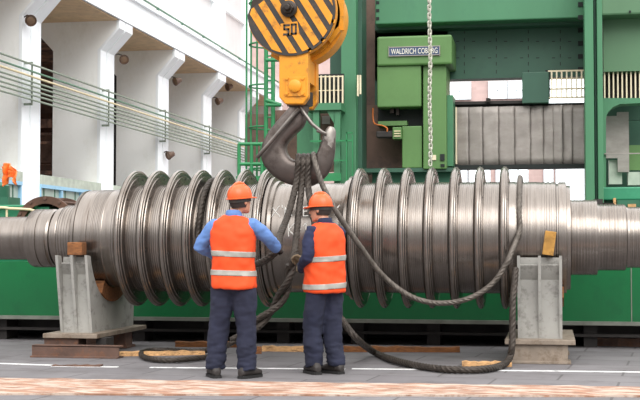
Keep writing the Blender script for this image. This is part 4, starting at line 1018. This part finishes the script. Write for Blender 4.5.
person('standing worker in orange vest and blue shirt, back turned, feet apart', (PLX, zl, 0), R(0), 1.735,
       [((-.335, .02, 1.215), (-.25, .25, 1.13), (.55, .8, .0), (.75, -.35, -.5), (0, .2, 1)),
        (LP(269, 239, 11.42, PLX, zl, 0), LP(276.5, 248.5, 11.62, PLX, zl, 0), (.2, .92, -.05), (-.6, .2, -.6), (0, .2, 1))],
       R(-32), R(6), 'blue', 'navy', 'gloved',
       [((-.145, .015, .47), (-.175, -.01, .085), R(-28)), ((.115, .015, .47), (.13, -.01, .085), R(26))],
       [(.945, .995, -.03), (1.12, 1.17, -.04)], .825, seed=1.3, hoff=(.055, .01), vd=1.05)
zr_ = 11.81
PRX = P(324.5, 374, zr_).x
rz_ = R(48)
person('worker in orange vest and navy jacket facing left beside the hanging ropes', (PRX, zr_, 0), rz_, 1.665,
       [(LP(307.5, 257, 11.60, PRX, zr_, rz_), LP(301, 269, 11.93, PRX, zr_, rz_), (.3, .9, .2), (.75, .1, -.1), (0, -.2, 1)),
        (LP(325, 253, 12.16, PRX, zr_, rz_), LP(303, 260, 12.2, PRX, zr_, rz_), (-.1, .9, .1), (-.6, .3, -.3), (0, .2, 1))],
       R(26), R(-2), 'navyj', 'navy', 'glovet',
       [((-.11, .05, .45), (-.10, .03, .085), R(14)), ((.09, -.01, .45), (.085, -.06, .085), R(-4))],
       [(.815, .865, .06), (1.075, 1.125, .06)], .775, seed=7.7, vw=1.03, vd=1.15, hoff=(-.02, .03))

# ================================================================== light
w = bpy.data.worlds.new('world'); bpy.context.scene.world = w; w.use_nodes = True
nt = w.node_tree; N = nt.nodes; L = nt.links; bg = N['Background']
tc = N.new('ShaderNodeTexCoord'); sp = N.new('ShaderNodeSeparateXYZ'); rp = N.new('ShaderNodeValToRGB')
L.new(tc.outputs['Generated'], sp.inputs[0]); L.new(sp.outputs['Z'], rp.inputs['Fac'])
els = rp.color_ramp.elements
els[0].position = 0.0; els[0].color = (.48, .48, .49, 1)
els[1].position = 1.0; els[1].color = (2.0, 2.0, 2.0, 1)
for p_, v_ in ((.12, .56), (.3, 1.25), (.55, 2.2)):
    e = els.new(p_); e.color = (v_, v_*1.0, v_*1.01, 1)
L.new(rp.outputs['Color'], bg.inputs['Color']); bg.inputs['Strength'].default_value = 1.15
sd = bpy.data.lights.new('sun', 'SUN'); sd.energy = 1.9; sd.angle = R(45); sd.color = (1, .98, .95)
so = bpy.data.objects.new('sun', sd); C.objects.link(so); so.rotation_euler = V((-.30, .68, -.67)).to_track_quat('-Z', 'Y').to_euler(); so.location = (0, 0, 20)

sc_ = bpy.context.scene
sc_.view_settings.view_transform = 'Standard'; sc_.view_settings.look = 'None'; sc_.view_settings.gamma = 1; sc_.view_settings.use_curve_mapping = False
sc_.view_settings.exposure = .08
